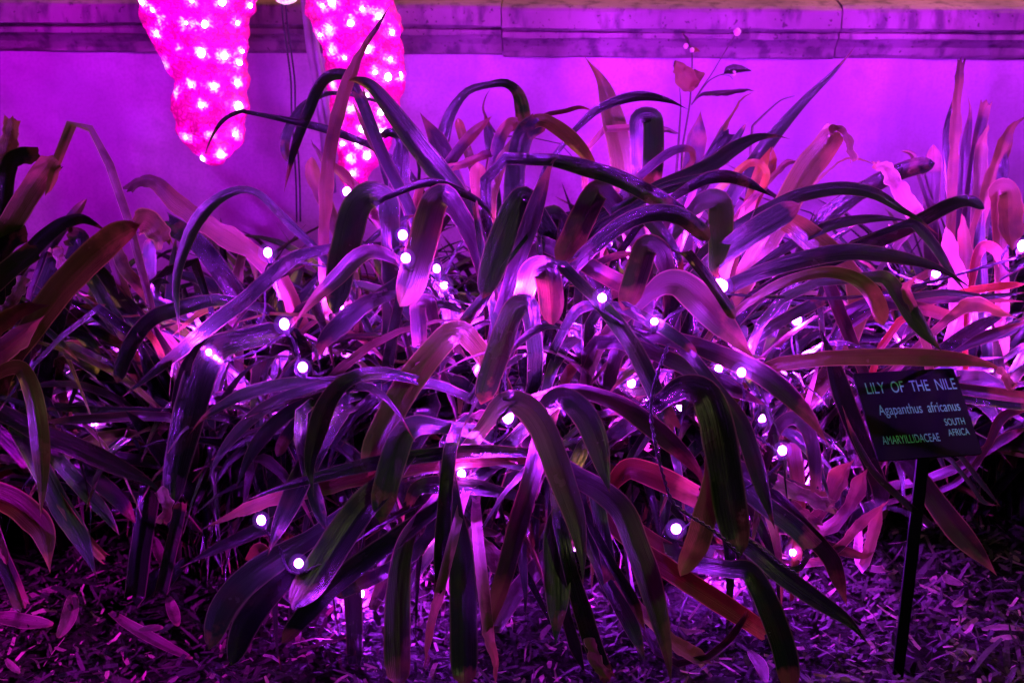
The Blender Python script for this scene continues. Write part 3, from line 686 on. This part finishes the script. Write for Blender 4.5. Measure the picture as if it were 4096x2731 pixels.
('22', [(480,350),(600,330),(820,380),(1060,480),(1310,660),(1550,870),(1700,1050),(1740,1200)], [80,120,150,170,190,190,150], -.14,-.25, 'r','p'),
('22', [(930,1180),(1080,1020),(1240,1040),(1450,1130),(1700,1260)], [100,180,205,205,190], -.14,-.2, 's','c'),
('22', [(1400,420),(1560,320),(1740,360),(1830,550),(1890,850),(1940,1150),(1990,1450),(2060,1760)], [150,230,290,300,295,285,270,220], -.2,-.34, 'd','r'),
('22', [(1880,360),(2050,600),(2160,900),(2250,1200),(2350,1530)], [110,150,160,150,110], -.2,-.27, 'g','p'),
('22', [(1800,1080),(1770,1300),(1690,1620),(1540,1930)], [120,200,215,150], -.28,-.35, 'o','r'),
('23', [(500,120),(470,250),(480,600),(490,900),(475,1250)], [140,210,225,220,140], -.24,-.36, 'k','p'),
('23', [(860,190),(905,430),(955,710)], 130, -.2,-.24, 'g','c'),
('23', [(960,560),(1130,850),(1240,1120)], [80,100,90], -.24,-.27, 'g','p'),
('22', [(660,1090),(900,1230),(1060,1400),(1160,1650),(1270,1950),(1350,2250),(1430,2600),(1460,2850)], [180,210,220,220,210,200,180], -.2,-.38, 'r','p'),
('23', [(610,640),(710,980),(800,1250),(930,1540)], [130,160,160,120], -.3,-.34, 'd','c'),
('23', [(570,1000),(640,1250),(728,1490)], [90,105,50], -.29,-.31, 'g','p'),
('23', [(930,740),(1080,1010),(1160,1180),(1240,1380)], [110,150,140,110], -.24,-.29, 'g','p'),
('23', [(760,1190),(800,1330),(920,1520)], [70,110,130], -.345,-.35, 't','c'),
('23', [(1150,230),(1380,390),(1570,470)], [110,125,110], -.12,-.15, 's','c'),
('23', [(1050,300),(1300,500),(1600,700),(1900,890),(2280,1140)], [130,170,180,180,150], -.16,-.24, 's','c'),
('23', [(2350,640),(2180,650),(1900,570),(1620,490)], [60,90,100,80], -.18,-.22, 'g','c'),
('33', [(-200,300),(30,430),(300,660),(600,870),(850,1040),(1040,1260)], [120,160,165,160,150,80], -.2,-.3, 'd','p'),
('33', [(-150,600),(-20,610),(70,720),(190,980),(300,1300),(360,1650)], [150,190,210,215,205,170], -.28,-.37, 'g','r'),
('23', [(1440,1180),(1560,1270),(1680,1340),(1820,1410)], [100,140,130,60], -.26,-.28, 'b','p'),
('23', [(1780,1340),(1950,1200),(2060,1050),(2110,970)], [60,60,60,40], -.28,-.28, 'r','c'),
('22', [(1350,40),(1600,150),(1850,270),(2270,470)], [130,160,170,120], -.1,-.14, 'r','p'),
('32', [(-420,-30),(-150,80),(100,200),(330,380),(520,580),(695,835)], [150,175,180,180,160,60], -.11,-.2, 'r','p'),
('32', [(1020,930),(900,650),(780,320),(680,0),(610,-180)], [150,170,175,160,100], -.02,-.0, 'd','p'),
('32', [(1280,1250),(1100,1080),(990,920),(880,700),(795,470)], [60,60,60,50,30], -.19,-.19, 'g','p'),
('32', [(180,860),(245,660),(380,575),(500,680),(560,900),(575,1190)], [80,110,120,120,115,90], -.1,-.15, 'r','c'),
('32', [(100,1080),(400,1190),(660,1290)], 140, -.1,-.13, 'r','c'),
('32', [(230,1130),(500,1260),(730,1340)], [110,120,110], -.12,-.15, 't','c'),
('33', [(180,80),(400,250),(540,390)], 165, -.15,-.18, 'g','c'),
('33', [(330,30),(480,140),(590,220)], 95, -.12,-.14, 't','c'),
('33', [(540,320),(700,500),(760,660),(840,920)], [150,150,130,60], -.17,-.18, 'r','p'),
('32', [(690,1270),(780,1080),(900,930)], [120,190,60], -.08,-.1, 't','p'),
('32', [(860,1340),(930,1200),(1010,1010)], [110,160,50], -.06,-.08, 't','p'),
('33', [(790,390),(950,210),(1190,10)], [80,100,60], -.06,-.05, 't','p'),
('33', [(1040,370),(1080,210),(1150,30)], [90,90,50], -.05,-.04, 't','p'),
('33', [(820,440),(980,480),(1080,440)], [90,60,30], -.06,-.07, 'r','p'),
('33', [(1470,-170),(1620,50),(1800,280),(1980,480),(2120,650)], [150,190,205,190,110], -.1,-.17, 'r','p'),
('32', [(1830,930),(2000,1150),(2150,1340)], [50,45,25], -.05,-.06, 'g','p'),
('32', [(1900,1150),(2000,1290),(2130,1330)], [40,40,20], -.06,-.06, 'g','p'),
('32', [(2050,800),(2170,570),(2400,500)], [60,90,80], -.0,-.0, 'r','p'),
('32', [(1960,900),(2180,760),(2400,650)], [80,90,80], .03,.03, 'r','p'),
('32', [(1800,330),(2100,370),(2400,410)], [100,105,100], -.04,-.06, 'r','c'),
('32', [(1800,400),(2100,450),(2400,480)], [90,90,90], .0,.0, 'd','c'),
]
DRY = {'t'}
for q in LEAVES:
    c, pts, wd, Y0, Y1, m, tip = q
    short = m == 't' and tip == 'c' and len(pts) <= 4
    leaf(c, pts, wd, Y0, Y1, m, tip, base=not short, crumple=0.006 if short else (0.002 if m in 'tb' else 0.0))

# ---- the rest of each clump: leaves growing from the crown
SKY = [(-400, 520), (0, 530), (150, 525), (300, 515), (450, 485), (660, 455), (800, 420), (900, 380), (1050, 340), (1300, 335), (1500, 345), (1700, 355), (1800, 385), (2000, 410), (2200, 430), (2352, 400), (2700, 400)]
def skyline(x):
    for (a, b), (c, d) in zip(SKY, SKY[1:]):
        if a <= x <= c: return b + (d-b)*(x-a)/(c-a)
    return 500
def allowed(p):
    x, y = project(p)
    if y < skyline(x): return False
    if x < 430 and y > 1240: return False
    if x > 1850 and y > 1200: return False
    if y > 1330: return False
    if p.y > 0.85 or p.y < -0.17: return False
    if 1940 < x < 2260 and 820 < y < 1300 and p.y < 0.0: return False
    return True
def fill(ci, tries=40):
    root, b, _ = clumps[ci]
    for _ in range(tries):
        az = rnd.uniform(0, 2*math.pi); el = R(rnd.uniform(42, 86)); L = rnd.uniform(0.34, 0.66); W = rnd.uniform(0.010, 0.020)
        droop = rnd.uniform(1.4, 4.2); n = 20; p = b + Vector((rnd.uniform(-.04, .04), rnd.uniform(-.04, .04), 0)); P = [p.copy()]
        a = el; curl = rnd.uniform(-0.6, 0.6)
        for i in range(n):
            s = i/n; a -= (droop*s**1.4)/n*1.6; az2 = az + curl*s
            p = p + Vector((math.cos(a)*math.cos(az2), math.cos(a)*math.sin(az2), math.sin(a)))*(L/n)
            P.append(p.copy())
        if min(q.z for q in P[3:]) < 0.015: continue
        if all(allowed(q) for q in P): break
    else: return
    tw = rnd.uniform(-0.5, 0.5); Ws = []
    for i, q in enumerate(P):
        s = i/n; T = (P[min(i+1, n)] - P[max(i-1, 0)]).normalized()
        h = Vector((-math.sin(az+curl*s), math.cos(az+curl*s), 0)); h = (h - T*h.dot(T)).normalized(); nn = T.cross(h)
        an = tw*s; f = (0.65 + 0.35*min(1, s*4))*profile(s, 'p', 10)
        Ws.append((h*math.cos(an) + nn*math.sin(an))*max(W*f, 0.0006))
    V, Fc, UV = ribbon(P, Ws, rnd.uniform(0.15, 0.4), 'p')
    m = rnd.choices('gdorktv', (24, 30, 4, 14, 3, 3, 22))[0]
    counts[ci] += 1
    mesh('leaf', V, Fc, ML[m], root, uv=UV)
for ci in range(len(clumps)):
    for _ in range(clumps[ci][2]):
        if counts[ci] < 98: fill(ci)

# ---- thin, old and tangled blades low in every clump, past the hundred parts
def allowed_front(p):
    x, y = project(p)
    return 470 < x < 1850 and skyline(x) + 60 < y < 1540 and -0.25 < p.y < 0.8
def tangle(ci, n_blades, lo=15, wmax=0.016, Lm=0.58, front=False, mix='gdrtbpv', wts=(24, 30, 14, 5, 5, 6, 16)):
    root, b, _ = clumps[ci]; AV = {}
    for _ in range(n_blades):
        for _ in range(25):
            az = -math.pi/2 + rnd.uniform(-1.0, 1.0) if front else rnd.uniform(0, 2*math.pi); a = R(rnd.uniform(lo, 87)); L = rnd.uniform(0.45 if front else 0.22, Lm); hw = rnd.uniform(0.009 if front else 0.0045, wmax)
            droop = rnd.uniform(2.4, 4.4) if front else rnd.uniform(0.6, 4.6); n = 14 if front else 11; p = b + Vector((rnd.uniform(-.11, .11), rnd.uniform(-.09, .09), 0)); P = [p.copy()]; curl = rnd.uniform(-1.3, 1.3)
            kink = rnd.randint(3, 9) if rnd.random() < 0.35 else -1
            for i in range(n):
                s_ = i/n; a -= droop*s_**1.2/n*1.5 + (rnd.uniform(0.5, 1.5) if i == kink else 0); z2 = az + curl*s_
                p = p + Vector((math.cos(a)*math.cos(z2), math.cos(a)*math.sin(z2), math.sin(a)))*(L/n); p.z = max(p.z, 0.012 + 0.01*rnd.random()); P.append(p.copy())
            if all((allowed_front if front else allowed)(q) for q in P): break
        else: continue
        tw = rnd.uniform(-1.4, 1.4); tw0 = rnd.uniform(-0.6, 0.6); Ws = []
        for i, q in enumerate(P):
            s_ = i/n; T = (P[min(i+1, n)] - P[max(i-1, 0)]); T = T.normalized() if T.length > 1e-6 else Vector((1, 0, 0))
            h = Vector((-math.sin(az+curl*s_), math.cos(az+curl*s_), 0.01)); h = (h - T*h.dot(T)).normalized(); nn = T.cross(h); an = tw0 + tw*s_
            Ws.append((h*math.cos(an) + nn*math.sin(an))*max(hw*profile(s_, 'p', 12), 0.0005))
        V, Fc, UV = ribbon(P, Ws, rnd.uniform(0.1, 0.6), 'p')
        m = rnd.choices(mix, wts)[0]
        A = AV.setdefault(m, ([], [], [])); k = len(A[0]); A[0].extend(V); A[1].extend(tuple(i+k for i in f) for f in Fc); A[2].extend(UV)
    keys = list(AV); V = []; Fc = []; UV = []; mi = []
    for q, m in enumerate(keys):
        k = len(V); V += AV[m][0]; Fc += [tuple(i+k for i in f) for f in AV[m][1]]; UV += AV[m][2]; mi += [q]*len(AV[m][1])
    if not V: return
    o = mesh('leaf_tangle', V, Fc, ML[keys[0]], root, uv=UV, kind='stuff')
    for m in keys[1:]: o.data.materials.append(ML[m])
    for p_, q in zip(o.data.polygons, mi): p_.material_index = q
for ci in range(len(clumps)): (tangle(ci, 120, 20), tangle(ci, 90, 38, 0.017, 0.72), tangle(ci, 34, 52, 0.017, 0.78, True) if 2 <= ci <= 6 else 0, tangle(ci, 130 if ci < 3 else 60, 46, 0.018, 0.80, False, 'gdro', (30, 46, 14, 10))) if ci < 9 else tangle(ci, 230, 40, 0.016, 0.68)

# ------------------------------------------------------------------ string lights
BUL = [(615,580,.04),(925,540,.06),(932,593,-.085),(1003,617,-.10),(653,744,-.11),(695,843,-.14),(1383,684,-.145),(1503,738,-.135),(1797,1034,-.2),(600,1194,-.27),(686,1293,-.345),
       (1553,1214,-.24),(1821,1268,-.02),(1703,855,-.16),(1660,657,-.09),(1652,650,-.05),(797,440,.3),(1167,958,-.14),(1060,1088,-.17),(827,1362,.06),(1672,1318,.13),(1200,690,-.03),(2150,628,.06),(2349,565,-.06),
       (1020,655,-.03),(478,808,-.03),(1400,545,0.23),(1830,735,0.18),(1650,848,0.07),(30,1000,0.23),(1300,800,0.19),(1500,600,0.33),(1120,500,0.35),(2050,540,0.33),(330,960,0.27),
       (900,960,0.18),(1450,880,0.15),(1560,950,0.11),(1250,1120,0.13),(1010,1240,0.08),(1700,1110,0.11),(1880,900,0.23),(2250,760,0.23),(780,700,0.25),(560,900,0.18),(1330,1250,0.08),(160,860,0.25),(1860,1130,0.15),(1050,760,.16),(1250,900,.14),(700,960,.16),(1600,820,.16),(1750,960,.14),(450,780,.18),(220,980,.2),(1000,1120,.1),(1420,1040,.1),(1180,620,.2),(2080,720,.2),(2300,850,.24),(820,1120,.14)]  # unseen bulbs deep in the leaves, added to light the interior
bp = [at(x*1.7415, y*1.7415, Y) for x, y, Y in BUL]
st = empty('string_light', bp[0], label='dark string light with glowing violet bulbs threaded through the lily leaves', cat='string light')
for bi, p in enumerate(bp):
    V, Fc = sphere(p, rnd.choice((0.0046, 0.0054, 0.0060, 0.0064)), 14, 9, (1, 1, rnd.uniform(0.9, 1.25))); b = mesh('bulb', V, Fc, M_bulbs[0] if bi >= 25 or bi in (17, 18, 19, 20, 21, 22, 23, 24) else rnd.choice(M_bulbs[1:]), st)  # includes the unseen bulbs added to light the interior
    V, Fc = tube([p + Vector((0, 0.004, -0.004)), p + Vector((0, 0.009, -0.010)), p + Vector((0.001, 0.012, -0.018))], [0.0045, 0.0050, 0.0035], 8); mesh('socket', V, Fc, M_socket, b)
    V, Fc = sphere(p, rnd.uniform(0.0115, 0.0145), 20, 14); mesh('bulb_halo', V, Fc, M_halo, b)  # added ball of glow standing in for the bloom around the bulb
order = []; left = list(range(len(bp))); cur = 9
left.remove(cur); order.append(cur)
while left:
    nx = min(left, key=lambda k: (bp[k]-bp[cur]).length); left.remove(nx); order.append(nx); cur = nx
path = []
for a, b in zip(order, order[1:]):
    pa, pb = bp[a] + Vector((0.001, 0.013, -0.02)), bp[b] + Vector((0.001, 0.013, -0.02)); d = (pb-pa).length
    mid = (pa+pb)/2 + Vector((rnd.uniform(-.02, .02), 0.04 + 0.05*rnd.random(), -0.06*d - 0.02)); mid.z = max(mid.z, 0.02)
    path += [tuple(pa), tuple(mid)]
path.append(tuple(bp[order[-1]] + Vector((0.001, 0.013, -0.02))))
P = [Vector(p) for p in crom(path, 14)]
def twisted(P, r=0.0011, off=0.0013, pitch=0.009):
    A = []; B = []; d = 0
    for i, p in enumerate(P):
        if i: d += (P[i]-P[i-1]).length
        a = 2*math.pi*d/pitch/2; o = Vector((math.cos(a), 0.4*math.sin(a), math.sin(a)))*off; A.append(p+o); B.append(p-o)
    return join(tube(A, r, 5), tube(B, r, 5))
parts = [twisted(P)]
for c, pts, Y in (('22', [(20,250),(10,400),(130,450),(-10,600),(-40,780)], -.2), ('22', [(1440,-50),(1340,230),(1290,500),(1330,800),(1390,1050),(1480,1300),(1640,1420),(1850,1560),(2050,1750)], -.36),
                  ('33', [(-60,330),(40,370),(240,540),(330,590),(420,640)], -.3), ('32', [(80,200),(110,380),(60,700),(90,950),(180,1130)], -.1), ('31', [(2220,600),(2160,720),(2230,820),(2350,760)], -.0)):
    q = [Vector(p) for p in crom([tuple(atc(c, x, y, Y)) for x, y in pts], 26)]; parts.append(twisted(q))
V, Fc = join(*parts); mesh('cable', V, Fc, M_cable, st)

# ------------------------------------------------------------------ plant name sign
def sign():
    Yc = -0.13
    c = at(2105*1.7415, 950*1.7415, Yc); dep = axis_depth(c); k = F*1.7415*dep      # metres per picture pixel there
    ex = Vector((1, 0, 0)); ey = Vector((0, sp, cp)); ez = Vector((0, cp, -sp))   # picture right, up, away
    u = ex*247 + ey*12 + ez*40; v = ex*29 - ey*192 - ez*121
    u *= k; v *= k
    un = u.normalized(); vn = (v - un*v.dot(un)).normalized(); n = un.cross(vn).normalized()
    if n.dot(CAM-c) < 0: n = -n
    hw, hh = u.length/2, v.length/2
    base = at(2056*1.7415, 1600*1.7415, -0.17); base.z = -0.02
    root = empty('plant_sign', base, label='small black plant name sign with pale green lettering on a dark stake', cat='sign')
    # plate with rounded corners
    r = 0.004; outl = []
    for sx, sy, a0 in ((1, 1, 0), (-1, 1, 90), (-1, -1, 180), (1, -1, 270)):
        for q in range(5):
            a = R(a0 + q*22.5); outl.append((sx*(hw-r) + r*math.cos(a), sy*(hh-r) + r*math.sin(a)))
    V = [c + un*x - vn*y + n*0.0015 for x, y in outl] + [c + un*x - vn*y - n*0.0015 for x, y in outl]; m = len(outl)
    Fc = [tuple(range(m)), tuple(range(2*m-1, m-1, -1))] + [(i, i+m, (i+1) % m + m, (i+1) % m) for i in range(m)]
    plate = mesh('plate', V, Fc, M_plate, root, smooth=False)
    rot = Matrix((un, -vn, n)).transposed()
    def text(body, x0, x1, yb, h):
        cu = bpy.data.curves.new('lettering', 'FONT'); cu.body = body; cu.size = 1.0; cu.extrude = 0.0
        to = bpy.data.objects.new('tmp_text', cu); COL.objects.link(to)
        dg = bpy.context.evaluated_depsgraph_get(); dg.update(); me = bpy.data.meshes.new_from_object(to.evaluated_get(dg))
        bpy.data.objects.remove(to)
        xs = [q.co.x for q in me.vertices]; mx0, mx1 = min(xs), max(xs)
        off = parent_world(root)
        for q in me.vertices:
            x = x0 + (q.co.x-mx0)/(mx1-mx0)*(x1-x0); y = yb + q.co.y/0.72*h
            q.co = c + un*(x*hw) - vn*(y*hh) + n*0.0022 - off
        me.materials.clear(); me.materials.append(M_plate_edge)
        o = bpy.data.objects.new('lettering', me); COL.objects.link(o); o.parent = plate; o.location = (0, 0, 0)
    # x and y in -1..1 of the plate, y up
    text('LILY  OF  THE  NILE', -0.83, 0.93, 0.50, 0.27)
    text('Agapanthus  africanus', -0.72, 0.86, 0.00, 0.24)
    text('AMARYILLIDACEAE', -0.82, 0.28, -0.66, 0.19)
    text('SOUTH', 0.47, 0.86, -0.32, 0.16)
    text('AFRICA', 0.47, 0.88, -0.56, 0.16)
    top = c + vn*hh*0.4 - n*0.006
    bot = c + vn*hh*1.02 + un*hw*-0.02 - n*0.006
    P0, P1 = at(2120*1.7415, 1050*1.7415, (bot.y)), base
    sd = 14*k; seq = [top, P0, P0.lerp(P1, 0.5), P1]; Vb = []; Fb = []
    for i, p in enumerate(seq):
        w_ = sd*(1 if i < 3 else 0.9)
        for dx, dy in ((-1, -1), (1, -1), (1, 1), (-1, 1)): Vb.append(p + Vector((dx*w_, dy*0.0025, 0)))
    for i in range(len(seq)-1):
        for q in range(4): Fb.append((i*4+q, i*4+(q+1) % 4, i*4+4+(q+1) % 4, i*4+4+q))
    Fb += [(3, 2, 1, 0), tuple(range(len(seq)*4-4, len(seq)*4))]
    mesh('stake', Vb, Fb, M_metal, root, smooth=False)
sign()

# ------------------------------------------------------------------ flowering weed against the wall
YD = 0.56
M_stem = plain('weed_stem', (0.06, 0.045, 0.03), 0.6)
M_seed = plain('seed_head', (0.55, 0.42, 0.42), 0.9, 0.2, 0.3, 150)
wroot = atc('20', 1570, 1180, YD); wroot = Vector((wroot.x, YD, 0))
weed = empty('weed', wroot, label='thin branching weed with an orange leaf and pale seed heads before the wall', cat='weed')
def stem(pts, r0, r1):
    P = [Vector(p) for p in crom([tuple(atc('20', x, y, YD)) for x, y in pts], 8)]
    return tube(P, [r0 + (r1-r0)*i/(len(P)-1) for i in range(len(P))], 6)
V, Fc = join(tube([wroot, atc('20', 1560, 1250, YD)], 0.0022), stem([(1560,1250),(1590,1080),(1620,900),(1630,780),(1640,600),(1640,450),(1620,390),(1555,270)], 0.0021, 0.0007),
             stem([(1635,900),(1720,760),(1810,630),(1900,480),(2012,300)], 0.0012, 0.0007), stem([(1640,890),(1760,720),(1840,660),(1935,625)], 0.0013, 0.0009),
             stem([(1890,640),(1960,650),(1990,680)], 0.0007, 0.0005), stem([(1640,890),(1700,830),(1760,800)], 0.0012, 0.0008))
mesh('stem', V, Fc, M_stem, weed)
def wleaf(pts, ws, m, crumple=0.0):
    sm = [Vector(p) for p in crom([tuple(atc('20', x, y, YD-0.004)) for x, y in pts], 8)]; n = len(sm); W = []
    for i, p in enumerate(sm):
        T = (sm[min(i+1, n-1)]-sm[max(i-1, 0)]).normalized(); v = (p-CAM).normalized(); sd = T.cross(v).normalized()
        q = i/(n-1)*(len(ws)-1); a = min(int(q), len(ws)-2); px = (ws[a]+(ws[a+1]-ws[a])*(q-a))/2.1364
        px *= 1 + (0.22*noise.noise(p*80) if crumple else 0)
        W.append(sd*px*F*axis_depth(p)/2 + v*px*F*axis_depth(p)*0.15)
    V, Fc, UV = ribbon(sm, W, 0.25, 'p')
    if crumple: V = [q + Vector((noise.noise(q*70), noise.noise(q*70+Vector((3, 0, 0))), noise.noise(q*70+Vector((0, 3, 0)))))*crumple for q in V]
    mesh('leaf', V, Fc, ML[m], weed, uv=UV)
wleaf([(1625,800),(1605,720),(1570,640),(1525,570),(1490,540)], [20,150,220,180,110,40], 'b', 0.006)
wleaf([(1640,780),(1665,720),(1690,640),(1660,600)], [20,80,90,30], 'b', 0.005)
wleaf([(1915,630),(1960,600),(2040,590),(2150,607)], [12,70,85,60,6], 'd')
wleaf([(1690,840),(1760,805),(1900,795),(2050,780),(2175,775)], [10,45,55,40,5], 'r', 0.003)
wleaf([(1640,450),(1670,430),(1710,440)], [20,60,10], 'b', 0.003)
wleaf([(1620,395),(1600,340),(1560,285)], [14,30,6], 'r')
for x, y, r in ((2027,275,.0066), (1588,395,.0045), (2000,625,.0045), (1640,430,.004)):
    V, Fc = sphere(atc('20', x, y, YD-0.004), r, 10, 8); V = [v + Vector((rnd.uniform(-1, 1), rnd.uniform(-1, 1), rnd.uniform(-1, 1)))*0.0007 for v in V]; mesh('seed_head', V, Fc, M_seed, weed)
# fine grass stalks beside it
for pts, lab in (([(2160,1080),(2280,960),(2400,860),(2520,820)], 'hair thin pale grass stalk arching in front of the wall right of the weed'), ([(1520,1300),(1535,1100),(1545,900),(1535,755)], 'thin upright grass blade just left of the weed stem')):
    P = [Vector(p) for p in crom([tuple(atc('20', x, y, 0.5)) for x, y in pts], 8)]; P = [Vector((P[0].x-0.02, 0.5, 0.0)), P[0].lerp(Vector((P[0].x-0.02, 0.5, 0)), 0.4)] + P
    n = len(P); V, Fc = tube(P, [0.0022*(1-i/n)+0.0006 for i in range(n)], 5)
    mesh('grass_stalk', V, Fc, M_stem, label=lab, cat='grass stalk')

# ------------------------------------------------------------------ mulch and fallen leaves
def mulch_mat():
    s = NT('wood_mulch'); g = s.n('ShaderNodeNewGeometry').outputs['Random Per Island']
    tc = s.n('ShaderNodeTexCoord').outputs['Object']; nz = s.n('ShaderNodeTexNoise', i_Vector=tc, i_Scale=240.0, i_Detail=4.0).outputs[0]
    c = s.ramp(g, [(0.0, (0.008, 0.005, 0.004)), (0.6, (0.026, 0.014, 0.012)), (0.85, (0.075, 0.04, 0.034)), (1.0, (0.46, 0.25, 0.22))])
    c = s.mix(0.5, c, s.ramp(nz, [(0.35, (0.35,)*3), (0.65, (1, 1, 1))]), 'MULTIPLY')
    b = s.n('ShaderNodeBump', i_Strength=0.5, i_Distance=0.003, i_Height=nz)
    p = s.n('ShaderNodeBsdfPrincipled', i_Base_Color=c, i_Roughness=0.75, i_Normal=b.outputs[0]); s.l(p.outputs[0], s.out.inputs[0]); return s.m
M_mulch = mulch_mat()
V = []; Fc = []
for i in range(22000):
    x = rnd.uniform(-1.3, 1.3); y = rnd.uniform(-0.45, 0.85) if i % 3 else rnd.uniform(-0.35, 0.4)
    L = rnd.choice((0.003, 0.004, 0.006, 0.008, 0.011, 0.017))*rnd.uniform(.7, 1.6)*(1.5 if i % 6 == 0 else 1); Wd = min(L*0.55, rnd.uniform(0.0012, 0.0045)*(1.35 if i % 6 == 0 else 1)); a = rnd.uniform(0, math.pi)
    d = Vector((math.cos(a), math.sin(a), rnd.gauss(0, .5))).normalized(); s_ = Vector((-math.sin(a), math.cos(a), rnd.gauss(0, .4))).normalized()
    c = Vector((x, y, gz(x, y) + rnd.uniform(0.0, 0.022))); up = d.cross(s_).normalized()*rnd.uniform(-.25, .25)*L; k = len(V)
    t0, t1 = rnd.uniform(.3, 1), rnd.uniform(.2, 1)
    V += [c-d*L-s_*Wd*t0, c-d*L+s_*Wd*rnd.uniform(.4, 1), c-s_*Wd+up, c+s_*Wd*rnd.uniform(.7, 1.2)+up, c+d*L-s_*Wd*t1, c+d*L+s_*Wd*rnd.uniform(.2, 1)]
    Fc += [(k, k+2, k+3, k+1), (k+2, k+4, k+5, k+3)]
mesh('mulch', V, Fc, M_mulch, smooth=False, kind='stuff', label='coarse wood chip mulch and leaf litter covering the bed')
def fallen(c, pts, wd, m, lab, lift=0.022, tip='p'):
    P = []; W = []
    sm = crom([full(c, x, y) for x, y in pts], 7); n = len(sm)
    for i, (x, y) in enumerate(sm):
        d = ray(x, y); t = (0.0-CAM.z)/d.z; g = CAM + d*t; z = gz(g.x, g.y) + lift + 0.004*noise.noise(g*30)
        t = (z-CAM.z)/d.z; P.append(CAM + d*t)
    for i, p in enumerate(P):
        T = (P[min(i+1, n-1)]-P[max(i-1, 0)]).normalized(); v = (p-CAM).normalized(); sd = T.cross(v).normalized(); h = T.cross(Vector((0, 0, 1))).normalized()
        if sd.dot(h) < 0: h = -h
        s = i/(n-1); f = (math.sin(math.pi*min(1, max(0.02, s*0.94+0.04)))**0.5 if tip == 'p' else 1)
        W.append((h*0.75 + sd*0.25)*wd/2.1364*F*axis_depth(p)/2*f*1.15)
    V, Fc, UV = ribbon(P, W, 0.2, tip)
    mesh('fallen_leaf', V, Fc, ML[m], uv=UV, label=lab, cat='fallen leaf', group='fallen leaves on the mulch')
fallen('03', [(-120,1000),(60,1010),(250,1050),(450,1070)], 170, 't', 'broad pale fallen leaf on mulch cut by left picture edge')
fallen('03', [(620,810),(610,920),(570,1060),(500,1180)], 120, 't', 'short papery fallen leaf pointing at viewer on mulch, lower left', 0.03)
fallen('03', [(940,960),(1150,1100),(1400,1240),(1640,1360)], 105, 't', 'long straight withered strip lying diagonally on lower left mulch', 0.028)
fallen('03', [(1190,1120),(1290,1100),(1395,1095)], 80, 't', 'small pale fallen leaf crossing the long withered strip', 0.036)
fallen('03', [(1440,830),(1480,960),(1520,1080)], 90, 't', 'crinkled fallen leaf beyond the end of the withered strip')
fallen('03', [(1310,320),(1350,430),(1400,580)], 80, 't', 'narrow pale fallen leaf leaning beside the dark stem on the left', 0.04)
fallen('33', [(1040,590),(1100,600),(1165,590)], 85, 't', 'squarish bright leaf scrap on mulch left of the sign stake', 0.02, 'c')
fallen('33', [(1660,640),(1720,690),(1830,730)], 95, 't', 'pale curled leaf scrap on mulch right of the sign stake')
fallen('33', [(1990,1110),(2150,1090),(2350,1110)], 70, 't', 'long pale leaf shred on dark mulch at lower right edge')
fallen('33', [(2060,1210),(2180,1180),(2300,1170)], 60, 't', 'small pale shred just below the long one, lower right')
fallen('33', [(1740,910),(1800,880),(1870,800)], 70, 't', 'ragged fallen leaf between sign stake and lower right corner')
fallen('33', [(0,1290),(90,1400),(150,1560)], 100, 't', 'fallen stalk with papery leaves at bottom edge right of centre', 0.03)
fallen('23', [(1480,1080),(1600,1130),(1750,1120)], 60, 't', 'thin bright leaf strip on lit mulch below the red leaf')
fallen('03', [(50,1360),(110,1430),(170,1480)], 60, 't', 'small stubby leaf piece near the lower left corner')
